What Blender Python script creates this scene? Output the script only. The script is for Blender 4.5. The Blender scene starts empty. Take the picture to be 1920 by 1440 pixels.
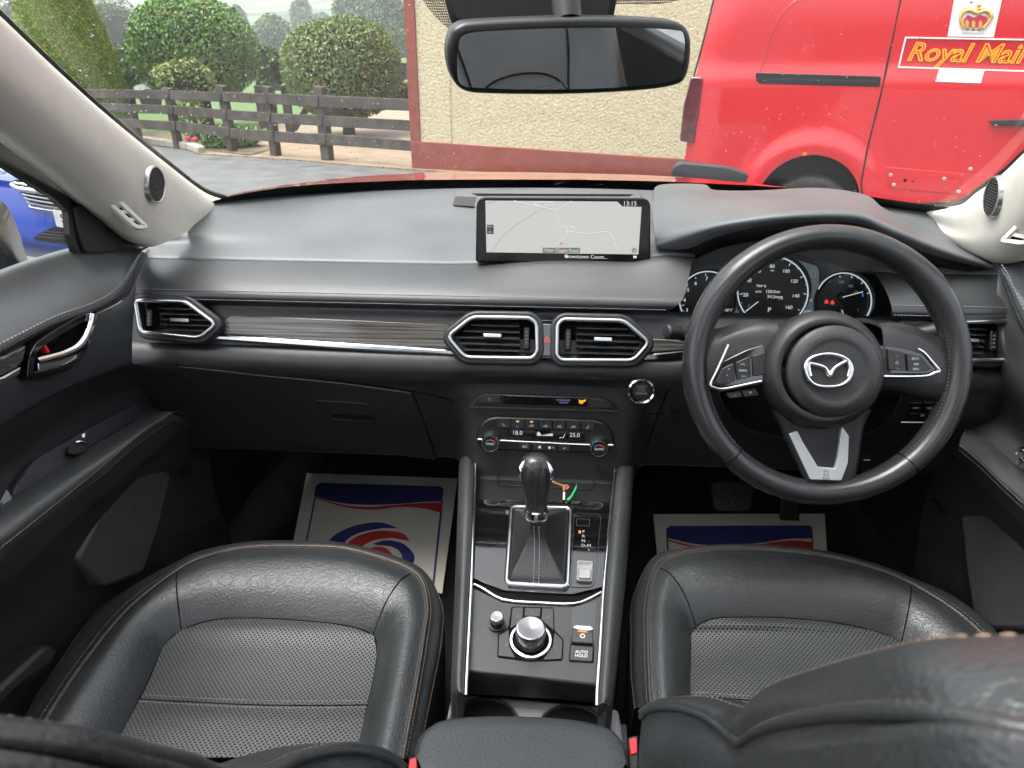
import bpy, bmesh, math, random
from mathutils import Vector, Matrix
random.seed(7)
SC = bpy.context.scene
COL = SC.collection
rad = math.radians
# ------------------------------------------------------------------ camera
F0 = 1300.0                      # focal length in photo pixels (1920 wide)
PITCH, YAW = rad(25), rad(4)
CP = Vector((0.004, 0.0, 1.42))  # between the front seats, at mirror height
cF = Vector((-math.sin(YAW)*math.cos(PITCH), math.cos(YAW)*math.cos(PITCH), -math.sin(PITCH)))
cR = Vector((math.cos(YAW), math.sin(YAW), 0))
cU = cR.cross(cF)
cam = bpy.data.cameras.new('camera'); camo = bpy.data.objects.new('camera', cam); COL.objects.link(camo)
cam.sensor_width = 36; cam.lens = F0/1920*36; cam.clip_start = 0.01; cam.clip_end = 5000
camo.matrix_world = Matrix(((cR.x,cU.x,-cF.x,CP.x),(cR.y,cU.y,-cF.y,CP.y),(cR.z,cU.z,-cF.z,CP.z),(0,0,0,1)))
cam.dof.use_dof = True; cam.dof.focus_distance = 1.15; cam.dof.aperture_fstop = 14.0
SC.camera = camo
# ------------------------------------------------------------------ overcast sky, soft sun, exposure
EXPOSURE = 2.1
W = bpy.data.worlds.new('World'); SC.world = W; W.use_nodes = True
wn = W.node_tree; wn.nodes.clear()
sky = wn.nodes.new('ShaderNodeTexSky'); sky.sky_type = 'NISHITA'; sky.sun_disc = False
sky.sun_elevation = rad(72); sky.sun_rotation = rad(-100); sky.dust_density = 6; sky.air_density = 1.0; sky.ozone_density = 1
hs = wn.nodes.new('ShaderNodeHueSaturation'); hs.inputs['Saturation'].default_value = 0.30
bg = wn.nodes.new('ShaderNodeBackground'); bg.inputs['Strength'].default_value = 0.15
wo = wn.nodes.new('ShaderNodeOutputWorld')
wn.links.new(sky.outputs[0], hs.inputs['Color']); wn.links.new(hs.outputs[0], bg.inputs[0]); wn.links.new(bg.outputs[0], wo.inputs[0])
sun = bpy.data.lights.new('sun', 'SUN'); sun.energy = 0.6; sun.angle = rad(40); sun.color = (1, .98, .95)
suno = bpy.data.objects.new('sun', sun); COL.objects.link(suno)
def aim_sun(elev, azim):         # azim measured like sun_rotation, clockwise from +Y
    d = Vector((math.sin(azim)*math.cos(elev), math.cos(azim)*math.cos(elev), math.sin(elev)))
    suno.rotation_euler = d.to_track_quat('Z', 'Y').to_euler()
aim_sun(rad(72), rad(-100))
vs = SC.view_settings; vs.view_transform = 'Standard'; vs.look = 'None'; vs.exposure = EXPOSURE; vs.gamma = 1; vs.use_curve_mapping = False
SC.cycles.use_adaptive_sampling = True; SC.cycles.adaptive_threshold = .018; SC.cycles.adaptive_min_samples = 24
SC.cycles.max_bounces = 6; SC.cycles.diffuse_bounces = 3; SC.cycles.glossy_bounces = 4; SC.cycles.transparent_max_bounces = 10
SC.cycles.caustics_reflective = False; SC.cycles.caustics_refractive = False
SC.cycles.sample_clamp_indirect = 6; SC.cycles.use_denoising = True
SC.cycles.volume_bounces = 0
GLOW = 1/2**EXPOSURE             # so that a screen keeps its brightness when the exposure changes
# ------------------------------------------------------------------ placing helpers
def ray(px, py): return cF + cR*((px-960)/F0) + cU*((720-py)/F0)
def at(px, py, Y=None, Z=None, X=None, D=None):
    r = ray(px, py)
    if Y is not None: t = (Y-CP.y)/r.y
    elif Z is not None: t = (Z-CP.z)/r.z
    elif X is not None: t = (X-CP.x)/r.x
    else: t = D
    return CP + r*t
def V(x, y, z): return Vector((x, y, z))
class Fr:
    """a plane in the place: origin, two axes, outward normal"""
    def __init__(s, O, ex, ey, n=None):
        s.O = O.copy(); s.ex = ex.normalized(); s.n = (n or ex.cross(ey)).normalized(); s.ey = s.n.cross(s.ex).normalized()
    def hit(s, px, py, h=0):
        r = ray(px, py); t = ((s.O + s.n*h - CP).dot(s.n))/r.dot(s.n); return CP + r*t
    def uv(s, px, py):
        d = s.hit(px, py) - s.O; return (d.dot(s.ex), d.dot(s.ey))
    def loc(s, u, v, h=0): return s.O + s.ex*u + s.ey*v + s.n*h
    def UV(s, pts, h=0): return [((s.hit(*p, h)-s.O).dot(s.ex), (s.hit(*p, h)-s.O).dot(s.ey)) for p in pts]
    def k(s, px, py): return (s.hit(px, py)-CP).dot(cF)/F0     # metres per photo pixel there
def FrYZ(Y0, z0, Y1, z1):        # plane across the car through two heights of its side section
    return Fr(V(0, Y1, z1), V(1, 0, 0), V(0, Y0-Y1, z0-z1))
# ------------------------------------------------------------------ object helpers
ROOTLOC = {}
def link(o, parent=None):
    COL.objects.link(o)
    if parent is not None:
        o.parent = parent
        if parent.name in ROOTLOC: o.matrix_parent_inverse = Matrix.Translation(-ROOTLOC[parent.name])
    return o
def tag(o, label=None, cat=None, group=None, kind=None):
    if label: o['label'] = label
    if cat: o['category'] = cat
    if group: o['group'] = group
    if kind: o['kind'] = kind
    return o
def thing(name, label, cat, loc, group=None):
    o = bpy.data.objects.new(name, None); COL.objects.link(o); o.location = loc; o.empty_display_size = .1
    ROOTLOC[o.name] = Vector(loc); return tag(o, label, cat, group)
def mesh(name, verts, faces, mat, parent=None, smooth=True, sharp=38, bevel=0, seg=2):
    me = bpy.data.meshes.new(name); me.from_pydata([tuple(v) for v in verts], [], faces); me.update()
    if smooth:
        for p in me.polygons: p.use_smooth = True
        if sharp < 180: me.set_sharp_from_angle(angle=rad(sharp))
    me.materials.append(mat)
    o = bpy.data.objects.new(name, me)
    if bevel:
        b = o.modifiers.new('edge', 'BEVEL'); b.width = bevel; b.segments = seg; b.limit_method = 'ANGLE'; b.angle_limit = rad(40); b.harden_normals = False
    return link(o, parent)
def cr(p0, p1, p2, p3, t):
    return ((p1*2) + (p2-p0)*t + (p0*2-p1*5+p2*4-p3)*t*t + (p1*3-p0-p2*3+p3)*t*t*t)*0.5
def spline(pts, sub=6, closed=False):
    n = len(pts); out = []
    if n < 3 and not closed:
        return [pts[0].lerp(pts[1], i/sub) for i in range(sub+1)]
    for i in range(n if closed else n-1):
        if closed: a, b, c, d = pts[(i-1)%n], pts[i], pts[(i+1)%n], pts[(i+2)%n]
        else:
            b, c = pts[i], pts[i+1]; a = pts[i-1] if i else b*2-c; d = pts[i+2] if i+2 < n else c*2-b
        for j in range(sub): out.append(cr(a, b, c, d, j/sub))
    if not closed: out.append(pts[-1].copy())
    return out
def loft(name, rows, mat, parent=None, su=5, sv=4, closed=False, lin_v=False, sharp=50, flip=False, bevel=0, cap=False):
    R = [spline(r, su, closed) if su > 1 else list(r) for r in rows]
    m = len(R[0]); cols = []
    for j in range(m):
        c = [r[j] for r in R]
        cols.append(c if (lin_v or sv <= 1 or len(c) < 3) else spline(c, sv))
    n = len(cols[0]); verts = [cols[j][i] for i in range(n) for j in range(m)]; faces = []
    for i in range(n-1):
        for j in range(m if closed else m-1):
            k = (j+1) % m; f = (i*m+j, i*m+k, (i+1)*m+k, (i+1)*m+j); faces.append(f[::-1] if flip else f)
    if cap:
        faces.append(tuple(range(m))[::-1]); faces.append(tuple((n-1)*m+j for j in range(m)))
    return mesh(name, verts, faces, mat, parent, sharp=sharp, bevel=bevel)
def loftline(rows, r, su=5, sv=4):   # the line at row position r on the surface loft() makes of these rows
    R = [spline(q, su) for q in rows]; out = []
    for j in range(len(R[0])):
        c = spline([q[j] for q in R], sv); x = min(r*sv, len(c)-1.001); i = int(x); out.append(c[i].lerp(c[i+1], x-i))
    return out
def roundpoly(pts, r, seg=4):
    n = len(pts); out = []
    for i in range(n):
        p = Vector(pts[i]); a = Vector(pts[i-1]) - p; b = Vector(pts[(i+1)%n]) - p
        rr = min(r, a.length*.45, b.length*.45)
        if rr <= 0: out.append(p); continue
        A = p + a.normalized()*rr; B = p + b.normalized()*rr
        for j in range(seg+1):
            t = j/seg; out.append(A.lerp(p, t).lerp(p.lerp(B, t), t))
    return [tuple(q) for q in out]
def area(pts): return sum(pts[i][0]*pts[(i+1)%len(pts)][1]-pts[(i+1)%len(pts)][0]*pts[i][1] for i in range(len(pts)))/2
def ccw(pts): return list(pts) if area(pts) > 0 else list(pts)[::-1]
def inset(pts, d):               # pts counter-clockwise in plane coordinates
    n = len(pts); out = []
    for i in range(n):
        p = Vector(pts[i]); e1 = (p-Vector(pts[i-1])); e2 = (Vector(pts[(i+1)%n])-p)
        if e1.length < 1e-9 or e2.length < 1e-9: out.append(tuple(p)); continue
        e1.normalize(); e2.normalize()
        n1 = Vector((-e1.y, e1.x)); n2 = Vector((-e2.y, e2.x)); m = n1+n2
        if m.length < 1e-6: m = n1
        m.normalize(); c = max(.35, m.dot(n1)); out.append(tuple(p + m*(d/c)))
    return out
def prism(name, fr, uv, h0, h1, mat, parent=None, bevel=0, seg=2, smooth=True):
    uv = ccw(uv); n = len(uv)
    v = [fr.loc(a, b, h0) for a, b in uv] + [fr.loc(a, b, h1) for a, b in uv]
    f = [tuple(range(n))[::-1], tuple(range(n, 2*n))] + [(i, (i+1)%n, n+(i+1)%n, n+i) for i in range(n)]
    return mesh(name, v, f, mat, parent, smooth=smooth, bevel=bevel, seg=seg)
def pprism(name, fr, pix, h0, h1, mat, parent=None, rnd=0, bevel=0, seg=2):
    uv = ccw(fr.UV(pix, h1))
    if rnd: uv = roundpoly(uv, rnd)
    return prism(name, fr, uv, h0, h1, mat, parent, bevel, seg)
def ringprism(name, fr, uv, w, h0, h1, mat, parent=None, bevel=0):
    uv = ccw(uv); inn = inset(uv, w); n = len(uv)
    v = [fr.loc(a, b, h) for h in (h0, h1) for L in (uv, inn) for a, b in L]; f = []
    for i in range(n):
        k = (i+1) % n; o0, i0, o1, i1 = i, n+i, 2*n+i, 3*n+i; O0, I0, O1, I1 = k, n+k, 2*n+k, 3*n+k
        f += [(o1, O1, I1, i1), (o0, i0, I0, O0), (o0, O0, O1, o1), (i0, i1, I1, I0)]
    return mesh(name, v, f, mat, parent, bevel=bevel)
def tube(name, pts, r, mat, parent=None, closed=False, seg=8, sub=1, flat=1.0, up=None, cap=True):
    P = spline(pts, sub, closed) if sub > 1 else [p.copy() for p in pts]
    n = len(P); verts = []; faces = []
    rr = r if callable(r) else (lambda t: r)
    prev = None
    for i in range(n):
        if closed: t = P[(i+1)%n]-P[i-1]
        else: t = P[min(i+1, n-1)]-P[max(i-1, 0)]
        t.normalize()
        a = (up if up is not None else (prev if prev is not None else (Vector((0,0,1)) if abs(t.z) < .9 else Vector((1,0,0)))))
        b = t.cross(a)
        if b.length < 1e-6: b = t.orthogonal()
        b.normalize(); a = b.cross(t).normalized(); prev = a
        for j in range(seg):
            th = 2*math.pi*j/seg; verts.append(P[i] + (b*math.cos(th) + a*(math.sin(th)*flat))*rr(i/max(1, n-1)))
    for i in range(n if closed else n-1):
        for j in range(seg):
            k = (j+1) % seg; ii = (i+1) % n; faces.append((i*seg+j, i*seg+k, ii*seg+k, ii*seg+j))
    if not closed and cap:
        faces.append(tuple(range(seg))[::-1]); faces.append(tuple((n-1)*seg+j for j in range(seg)))
    return mesh(name, verts, faces, mat, parent, sharp=60)
def lathe(name, fr, u, v, prof, mat, parent=None, seg=40, sharp=35, ex=1.0):
    """prof: (radius, height along the frame's normal) pairs"""
    verts = []; faces = []; m = len(prof)
    for j in range(seg):
        a = 2*math.pi*j/seg
        for r, h in prof: verts.append(fr.loc(u+r*math.cos(a)*ex, v+r*math.sin(a), h))
    for j in range(seg):
        k = (j+1) % seg
        for i in range(m-1): faces.append((j*m+i, k*m+i, k*m+i+1, j*m+i+1))
    return mesh(name, verts, faces, mat, parent, sharp=sharp)
def box(name, c, sx, sy, sz, mat, parent=None, bevel=0, M=None):
    v = [V(x*sx/2, y*sy/2, z*sz/2) for x in (-1, 1) for y in (-1, 1) for z in (-1, 1)]
    v = [(M @ q if M else q) + c for q in v]
    f = [(0,1,3,2), (4,6,7,5), (0,4,5,1), (2,3,7,6), (0,2,6,4), (1,5,7,3)]
    return mesh(name, v, f, mat, parent, bevel=bevel)
def arclen(pts, step):
    out = [pts[0].copy()]; acc = 0
    for a, b in zip(pts, pts[1:]):
        L = (b-a).length; d = step-acc
        while d <= L: out.append(a.lerp(b, d/L)); d += step
        acc = L-(d-step)
    return out
def stitches(name, pts, mat, parent, step=.0042, frac=.66, r=.0006, sub=8, lift=V(0,0,0)):
    P = arclen(spline(pts, sub), step); verts = []; faces = []
    for a, b in zip(P, P[1:]):
        t = (b-a); e = t*frac; t = t.normalized(); s = t.orthogonal().normalized(); w = t.cross(s); k = len(verts)
        for q, rr in ((a, r*.55), (a+e*.5, r*1.1), (a+e, r*.55)):
            for th in range(5): verts.append(q + lift + s*(math.cos(th*1.2566)*rr) + w*(math.sin(th*1.2566)*rr))
        for i in range(2):
            for j in range(5): faces.append((k+i*5+j, k+i*5+(j+1)%5, k+i*5+5+(j+1)%5, k+i*5+5+j))
    o = mesh(name, verts, faces, mat, parent, sharp=180); o['kind'] = 'stuff'; return o
def text(s, fr, px, py, hpx, mat, parent, name='lettering', h=.0006, ax='CENTER', ext=.00015, shear=0, off=0, xs=1.0, rot=0, spc=1.0):
    c = bpy.data.curves.new(name, 'FONT'); c.body = s; c.align_x = ax; c.align_y = 'CENTER'
    c.size = hpx*fr.k(px, py)*1.42; c.extrude = ext; c.shear = shear; c.offset = off; c.space_character = spc; c.resolution_u = 3
    c.materials.append(mat); o = bpy.data.objects.new(name, c)
    p = fr.hit(px, py, h)
    ex = fr.ex*math.cos(rot)+fr.ey*math.sin(rot); ey = fr.n.cross(ex)
    o.matrix_basis = Matrix(((ex.x*xs, ey.x, fr.n.x, p.x), (ex.y*xs, ey.y, fr.n.y, p.y), (ex.z*xs, ey.z, fr.n.z, p.z), (0,0,0,1)))
    return link(o, parent)
# ------------------------------------------------------------------ materials
def nodes(name):
    m = bpy.data.materials.new(name); m.use_nodes = True; nt = m.node_tree
    return m, nt, nt.nodes['Principled BSDF']
def coords(nt, scale=(1,1,1)):
    tc = nt.nodes.new('ShaderNodeTexCoord'); mp = nt.nodes.new('ShaderNodeMapping'); mp.inputs['Scale'].default_value = scale
    nt.links.new(tc.outputs['Object'], mp.inputs[0]); return mp.outputs[0]
def noise(nt, vec, scale, detail=3, rough=.5):
    n = nt.nodes.new('ShaderNodeTexNoise'); n.inputs['Scale'].default_value = scale; n.inputs['Detail'].default_value = detail; n.inputs['Roughness'].default_value = rough
    nt.links.new(vec, n.inputs['Vector']); return n.outputs['Fac']
def ramp(nt, fac, a, b, p0=.3, p1=.7):
    r = nt.nodes.new('ShaderNodeValToRGB'); r.color_ramp.elements[0].position = p0; r.color_ramp.elements[1].position = p1
    r.color_ramp.elements[0].color = (*a, 1); r.color_ramp.elements[1].color = (*b, 1); nt.links.new(fac, r.inputs[0]); return r.outputs[0]
def bumpit(nt, bs, h, strength, dist=.001):
    b = nt.nodes.new('ShaderNodeBump'); b.inputs['Strength'].default_value = strength; b.inputs['Distance'].default_value = dist
    nt.links.new(h, b.inputs['Height']); nt.links.new(b.outputs[0], bs.inputs['Normal']); return b
def val(nt, fac, a, b, sock):
    mr = nt.nodes.new('ShaderNodeMapRange'); mr.inputs[3].default_value = a; mr.inputs[4].default_value = b; nt.links.new(fac, mr.inputs[0]); nt.links.new(mr.outputs[0], sock)
def c3(c): return (c, c, c) if isinstance(c, (int, float)) else c
def simple(name, col, rough=.5, metal=0, var=.12, vs=40, coat=0, spec=.5, bump=0, bs=400, rv=.06, dist=.0005):
    m, nt, b = nodes(name); col = c3(col); v = coords(nt)
    f = noise(nt, v, vs, 4)
    nt.links.new(ramp(nt, f, tuple(x*(1-var) for x in col), tuple(min(1, x*(1+var)) for x in col)), b.inputs['Base Color'])
    val(nt, f, max(.02, rough-rv), min(1, rough+rv), b.inputs['Roughness'])
    b.inputs['Metallic'].default_value = metal; b.inputs['Coat Weight'].default_value = coat; b.inputs['Coat Roughness'].default_value = .04
    b.inputs['Specular IOR Level'].default_value = spec
    if bump: bumpit(nt, b, noise(nt, v, bs, 2), bump, dist)
    return m
def glow(name, col, s):
    m, nt, b = nodes(name); b.inputs['Base Color'].default_value = (0.01, 0.01, 0.01, 1); b.inputs['Roughness'].default_value = .35
    b.inputs['Emission Color'].default_value = (*c3(col), 1); b.inputs['Emission Strength'].default_value = s*GLOW; return m
def leather(name, col, rough=.42, grain=520, strength=.35, perf=False, wr=.5, crease=0):
    m, nt, b = nodes(name); v = coords(nt); col = c3(col)
    big = noise(nt, v, 9, 4); fine = noise(nt, v, 110, 4, .65)
    vo = nt.nodes.new('ShaderNodeTexVoronoi'); vo.feature = 'SMOOTH_F1'; vo.inputs['Scale'].default_value = grain; nt.links.new(v, vo.inputs['Vector'])
    cb = ramp(nt, big, tuple(x*.85 for x in col), tuple(x*1.18 for x in col))
    val(nt, big, rough-.05, rough+.08, b.inputs['Roughness'])
    ad = nt.nodes.new('ShaderNodeMath'); ad.operation = 'MULTIPLY_ADD'; ad.inputs[1].default_value = wr
    nt.links.new(fine, ad.inputs[0]); nt.links.new(vo.outputs['Distance'], ad.inputs[2]); h = ad.outputs[0]
    if crease:                   # shallow wear creases
        vc = coords(nt, (1, 1.6, 1)); nz = noise(nt, vc, 55, 4, .6); sb = nt.nodes.new('ShaderNodeMath'); sb.operation = 'SUBTRACT'; sb.inputs[1].default_value = .5; nt.links.new(nz, sb.inputs[0])
        ab = nt.nodes.new('ShaderNodeMath'); ab.operation = 'ABSOLUTE'; nt.links.new(sb.outputs[0], ab.inputs[0]); mr = nt.nodes.new('ShaderNodeMapRange'); mr.inputs[2].default_value = .045; mr.inputs[4].default_value = crease; nt.links.new(ab.outputs[0], mr.inputs[0])
        a3 = nt.nodes.new('ShaderNodeMath'); nt.links.new(h, a3.inputs[0]); nt.links.new(mr.outputs[0], a3.inputs[1]); h = a3.outputs[0]
    if perf:
        def grid(off):
            a = nt.nodes.new('ShaderNodeVectorMath'); a.operation = 'MULTIPLY_ADD'; a.inputs[1].default_value = (1/.0062, 1/.0062, 0); a.inputs[2].default_value = (off, off, .5)
            nt.links.new(v, a.inputs[0]); f = nt.nodes.new('ShaderNodeVectorMath'); f.operation = 'FRACTION'; nt.links.new(a.outputs[0], f.inputs[0])
            s = nt.nodes.new('ShaderNodeVectorMath'); s.operation = 'DISTANCE'; s.inputs[1].default_value = (.5, .5, .5); nt.links.new(f.outputs[0], s.inputs[0]); return s.outputs['Value']
        mn = nt.nodes.new('ShaderNodeMath'); mn.operation = 'MINIMUM'; nt.links.new(grid(0), mn.inputs[0]); nt.links.new(grid(.5), mn.inputs[1])
        st = nt.nodes.new('ShaderNodeMapRange'); st.inputs[1].default_value = .13; st.inputs[2].default_value = .21; nt.links.new(mn.outputs[0], st.inputs[0])
        mx = nt.nodes.new('ShaderNodeMix'); mx.data_type = 'RGBA'; nt.links.new(st.outputs[0], mx.inputs[0]); mx.inputs[6].default_value = (.001,.001,.001,1); nt.links.new(cb, mx.inputs[7]); cb = mx.outputs[2]
        a2 = nt.nodes.new('ShaderNodeMath'); a2.operation = 'MULTIPLY_ADD'; a2.inputs[1].default_value = 1.6; nt.links.new(st.outputs[0], a2.inputs[0]); nt.links.new(h, a2.inputs[2]); h = a2.outputs[0]
        sp = nt.nodes.new('ShaderNodeMath'); sp.operation = 'MULTIPLY'; sp.inputs[1].default_value = .5; nt.links.new(st.outputs[0], sp.inputs[0]); nt.links.new(sp.outputs[0], b.inputs['Specular IOR Level'])
    nt.links.new(cb, b.inputs['Base Color']); bumpit(nt, b, h, strength, .0006); return m
M = {}
M['leather'] = leather('seat_leather', (.027, .0295, .031), .32, grain=420, strength=.6, wr=.8, crease=.42)
M['padleather'] = leather('pad_leather', (.030, .032, .0335), .36, grain=420, strength=.5, wr=.6)
M['perf'] = leather('perforated_leather', (.036, .0385, .040), .40, perf=True)
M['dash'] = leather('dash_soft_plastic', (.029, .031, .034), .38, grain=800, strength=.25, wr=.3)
M['dashtop'] = leather('dash_top_glare', (.082, .086, .090), .41, grain=900, strength=.2, wr=.2)  # base colour lifted on the top pads to stand in for windscreen glare
M['plastic'] = simple('dark_plastic', (.016, .0165, .0178), .44, bump=.25, bs=900, var=.1)
M['hard'] = simple('hard_plastic', (.015, .0152, .016), .46, bump=.3, bs=700)
M['black'] = simple('black_plastic', .006, .4, var=.05)
M['screen'] = simple('screen_glass', .004, .10, var=.05, spec=.25, rv=.02)
M['matt'] = simple('matt_black', .007, .75, var=.1, spec=.25)
M['void'] = simple('dark_recess', .003, .8, spec=.1)
M['piano'] = simple('gloss_black', .004, .06, coat=1, rv=.02, vs=8)
M['satin'] = simple('satin_trim', (.48, .49, .50), .24, 1, var=.05)
M['silver'] = simple('silver_trim', (.62, .63, .64), .34, .55, var=.04)
M['chrome'] = simple('chrome', (.75, .75, .76), .09, 1, var=.03, rv=.03)
M['rimleather'] = leather('wheel_rim_leather', (.022, .023, .024), .23, grain=700, strength=.18, wr=.2)
M['cream'] = simple('pillar_fabric', (.67, .635, .56), .75, bump=.3, bs=1200, var=.04)
M['carpet'] = simple('carpet', (.013, .013, .014), .95, bump=.8, bs=600, spec=.1, var=.3, vs=300)
M['stitch'] = simple('tan_thread', (.165, .103, .064), .7, var=.25, vs=200)
M['gstitch'] = simple('grey_thread', (.26, .265, .28), .7, var=.25, vs=200)
M['dstitch'] = simple('dark_thread', (.05, .05, .055), .6)
M['white'] = simple('white_print', .7, .5, var=.03)
M['lwhite'] = glow('backlit_white', (.85, .88, .88), .75)
M['lgrey'] = glow('faint_glow_print', (.6, .62, .64), .25)  # switch legends and small marks given a weak glow of their own
M['amber'] = glow('amber_lamp', (1, .42, .04), 1.1)
M['redlamp'] = glow('red_lamp', (1, .05, .07), .9)
M['violet'] = glow('violet_print', (.42, .34, .85), .5)
M['blue'] = glow('blue_mark', (.1, .28, .8), .6)
M['redmark'] = simple('red_print', (.6, .04, .04), .5)
M['red_plastic'] = simple('red_plastic', (.65, .02, .03), .4)
M['dryglass'] = None
def glass(name, tint=(.96, .985, .97), refl=1.0):
    m = bpy.data.materials.new(name); m.use_nodes = True; nt = m.node_tree; nt.nodes.clear()
    o = nt.nodes.new('ShaderNodeOutputMaterial'); t = nt.nodes.new('ShaderNodeBsdfTransparent'); t.inputs[0].default_value = (*tint, 1)
    g = nt.nodes.new('ShaderNodeBsdfGlossy'); g.inputs['Roughness'].default_value = .0; lw = nt.nodes.new('ShaderNodeLayerWeight'); lw.inputs[0].default_value = .5; pw = nt.nodes.new('ShaderNodeMath'); pw.operation = 'POWER'; pw.inputs[1].default_value = 5
    mu = nt.nodes.new('ShaderNodeMath'); mu.operation = 'MULTIPLY_ADD'; mu.inputs[1].default_value = .9; mu.inputs[2].default_value = .045*refl; mx = nt.nodes.new('ShaderNodeMixShader')
    nt.links.new(lw.outputs['Facing'], pw.inputs[0]); nt.links.new(pw.outputs[0], mu.inputs[0]); nt.links.new(mu.outputs[0], mx.inputs[0]); nt.links.new(t.outputs[0], mx.inputs[1]); nt.links.new(g.outputs[0], mx.inputs[2]); nt.links.new(mx.outputs[0], o.inputs[0]); return m
M['glass'] = glass('window_glass', refl=1.25)
def wood():
    m, nt, b = nodes('dark_wood_trim'); v = coords(nt, (3, 60, 260)); f = noise(nt, v, 1.6, 5, .65)
    nt.links.new(ramp(nt, f, (.012, .010, .009), (.13, .118, .105), .40, .64), b.inputs['Base Color']); b.inputs['Roughness'].default_value = .28; b.inputs['Coat Weight'].default_value = .4; bumpit(nt, b, f, .2, .0004); return m
M['wood'] = wood()
# ================================================================== outdoors: ground, building, fence, planting
def ground_mat():
    m, nt, b = nodes('wet_asphalt'); v = coords(nt); f = noise(nt, v, 3, 5); g = noise(nt, v, 160, 3, .7)
    mx = nt.nodes.new('ShaderNodeMath'); mx.operation = 'MULTIPLY_ADD'; mx.inputs[1].default_value = .6; nt.links.new(g, mx.inputs[0]); nt.links.new(f, mx.inputs[2])
    nt.links.new(ramp(nt, mx.outputs[0], (.055, .058, .06), (.13, .132, .13), .45, 1.1), b.inputs['Base Color']); val(nt, f, .35, .75, b.inputs['Roughness']); bumpit(nt, b, g, .5, .006); return m
def paver_mat():
    m, nt, b = nodes('buff_block_paving'); v = coords(nt); br = nt.nodes.new('ShaderNodeTexBrick'); nt.links.new(v, br.inputs['Vector'])
    br.inputs['Scale'].default_value = 1; br.inputs['Brick Width'].default_value = .2; br.inputs['Row Height'].default_value = .1; br.inputs['Mortar Size'].default_value = .006
    br.inputs['Color1'].default_value = (.27, .20, .13, 1); br.inputs['Color2'].default_value = (.34, .26, .17, 1); br.inputs['Mortar'].default_value = (.13, .10, .07, 1)
    n = noise(nt, v, 2.5, 4); mx = nt.nodes.new('ShaderNodeMix'); mx.data_type = 'RGBA'; mx.blend_type = 'MULTIPLY'; mx.inputs[0].default_value = .6
    nt.links.new(br.outputs['Color'], mx.inputs[6]); nt.links.new(ramp(nt, n, (.55, .5, .45), (1, 1, 1)), mx.inputs[7]); nt.links.new(mx.outputs[2], b.inputs['Base Color'])
    b.inputs['Roughness'].default_value = .7; bumpit(nt, b, br.outputs['Fac'], -.6, .006); return m
def struct(o): o['kind'] = 'structure'; return o
struct(mesh('road', [V(-60,-20,0), V(60,-20,0), V(60,60,0), V(-60,60,0)], [(0,1,2,3)], ground_mat(), smooth=False))
# paving beyond the road, its edge raised a little above the asphalt
edge = [at(x, y, Z=0) for x, y in ((372,290), (460,295), (560,302), (680,313), (800,322), (1000,340))]
far = [V(p.x*1.9-1, p.y*2.3, .022) for p in edge]
nE = len(edge)
struct(mesh('paving', [V(p.x, p.y, -.02) for p in edge]+[V(p.x, p.y, .022) for p in edge]+far,
     [(i, i+1, nE+i+1, nE+i) for i in range(nE-1)]+[(nE+i, nE+i+1, 2*nE+i+1, 2*nE+i) for i in range(nE-1)], paver_mat(), smooth=False))
lawn_m = simple('lawn', (.075, .13, .03), .9, var=.45, vs=14, bump=.6, bs=60, dist=.02)
lw = [at(x, y, Z=.03) for x, y in ((-150,240), (60,246), (300,250), (420,262), (520,232), (640,214), (700,198))]
struct(mesh('lawn', [V(p.x, p.y, .03) for p in lw]+[V(-90,60,.03), V(-2,60,.03)][::-1], [tuple(range(len(lw)+2))], lawn_m, smooth=False))
soil_m = simple('planting_soil', (.16, .12, .075), .95, var=.4, vs=20, bump=.8, bs=40, dist=.02)
so = [at(x, y, Z=.036) for x, y in ((150,242), (240,258), (330,270), (395,282), (470,290), (520,276), (420,262), (260,244))]
struct(mesh('planting_bed', so, [tuple(range(len(so)))], soil_m, smooth=False))
kerb_m = simple('kerb_concrete', (.33, .30, .24), .85, var=.2, vs=12, bump=.5, bs=60, dist=.004)
kp = [at(x, y, Z=0) for x, y in ((120,240), (180,255), (250,268), (310,276), (350,281), (372,290))]
for i in range(len(kp)-1):
    a, b = kp[i], kp[i+1].lerp(kp[i], .012); d = (b-a).normalized(); s = V(-d.y, d.x, 0)*.13
    o = mesh('kerb', [a, b, b+s, a+s, a+V(0,0,.12), b+V(0,0,.12), b+s+V(0,0,.13), a+s+V(0,0,.13)], [(0,3,2,1), (4,5,6,7), (0,1,5,4), (1,2,6,5), (2,3,7,6), (3,0,4,7)], kerb_m, bevel=.02)
    struct(o)
# far hills beyond the garden
def hill_mat():
    m, nt, b = nodes('distant_fields'); v = coords(nt, (.016, .011, .024)); vo = nt.nodes.new('ShaderNodeTexVoronoi'); vo.inputs['Scale'].default_value = 1.1; nt.links.new(v, vo.inputs['Vector'])
    ed = nt.nodes.new('ShaderNodeTexVoronoi'); ed.feature = 'DISTANCE_TO_EDGE'; ed.inputs['Scale'].default_value = 1.1; nt.links.new(v, ed.inputs['Vector'])
    sx = nt.nodes.new('ShaderNodeSeparateColor'); nt.links.new(vo.outputs['Color'], sx.inputs[0])
    c = ramp(nt, sx.outputs[0], (.07, .13, .05), (.18, .26, .10), .1, .9); mx = nt.nodes.new('ShaderNodeMix'); mx.data_type = 'RGBA'
    st = nt.nodes.new('ShaderNodeMath'); st.operation = 'LESS_THAN'; st.inputs[1].default_value = .055; nt.links.new(ed.outputs['Distance'], st.inputs[0]); nt.links.new(st.outputs[0], mx.inputs[0])
    nt.links.new(c, mx.inputs[6]); mx.inputs[7].default_value = (.05, .085, .04, 1); nt.links.new(mx.outputs[2], b.inputs['Base Color']); b.inputs['Roughness'].default_value = 1; b.inputs['Specular IOR Level'].default_value = .1; return m
hr = []
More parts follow.
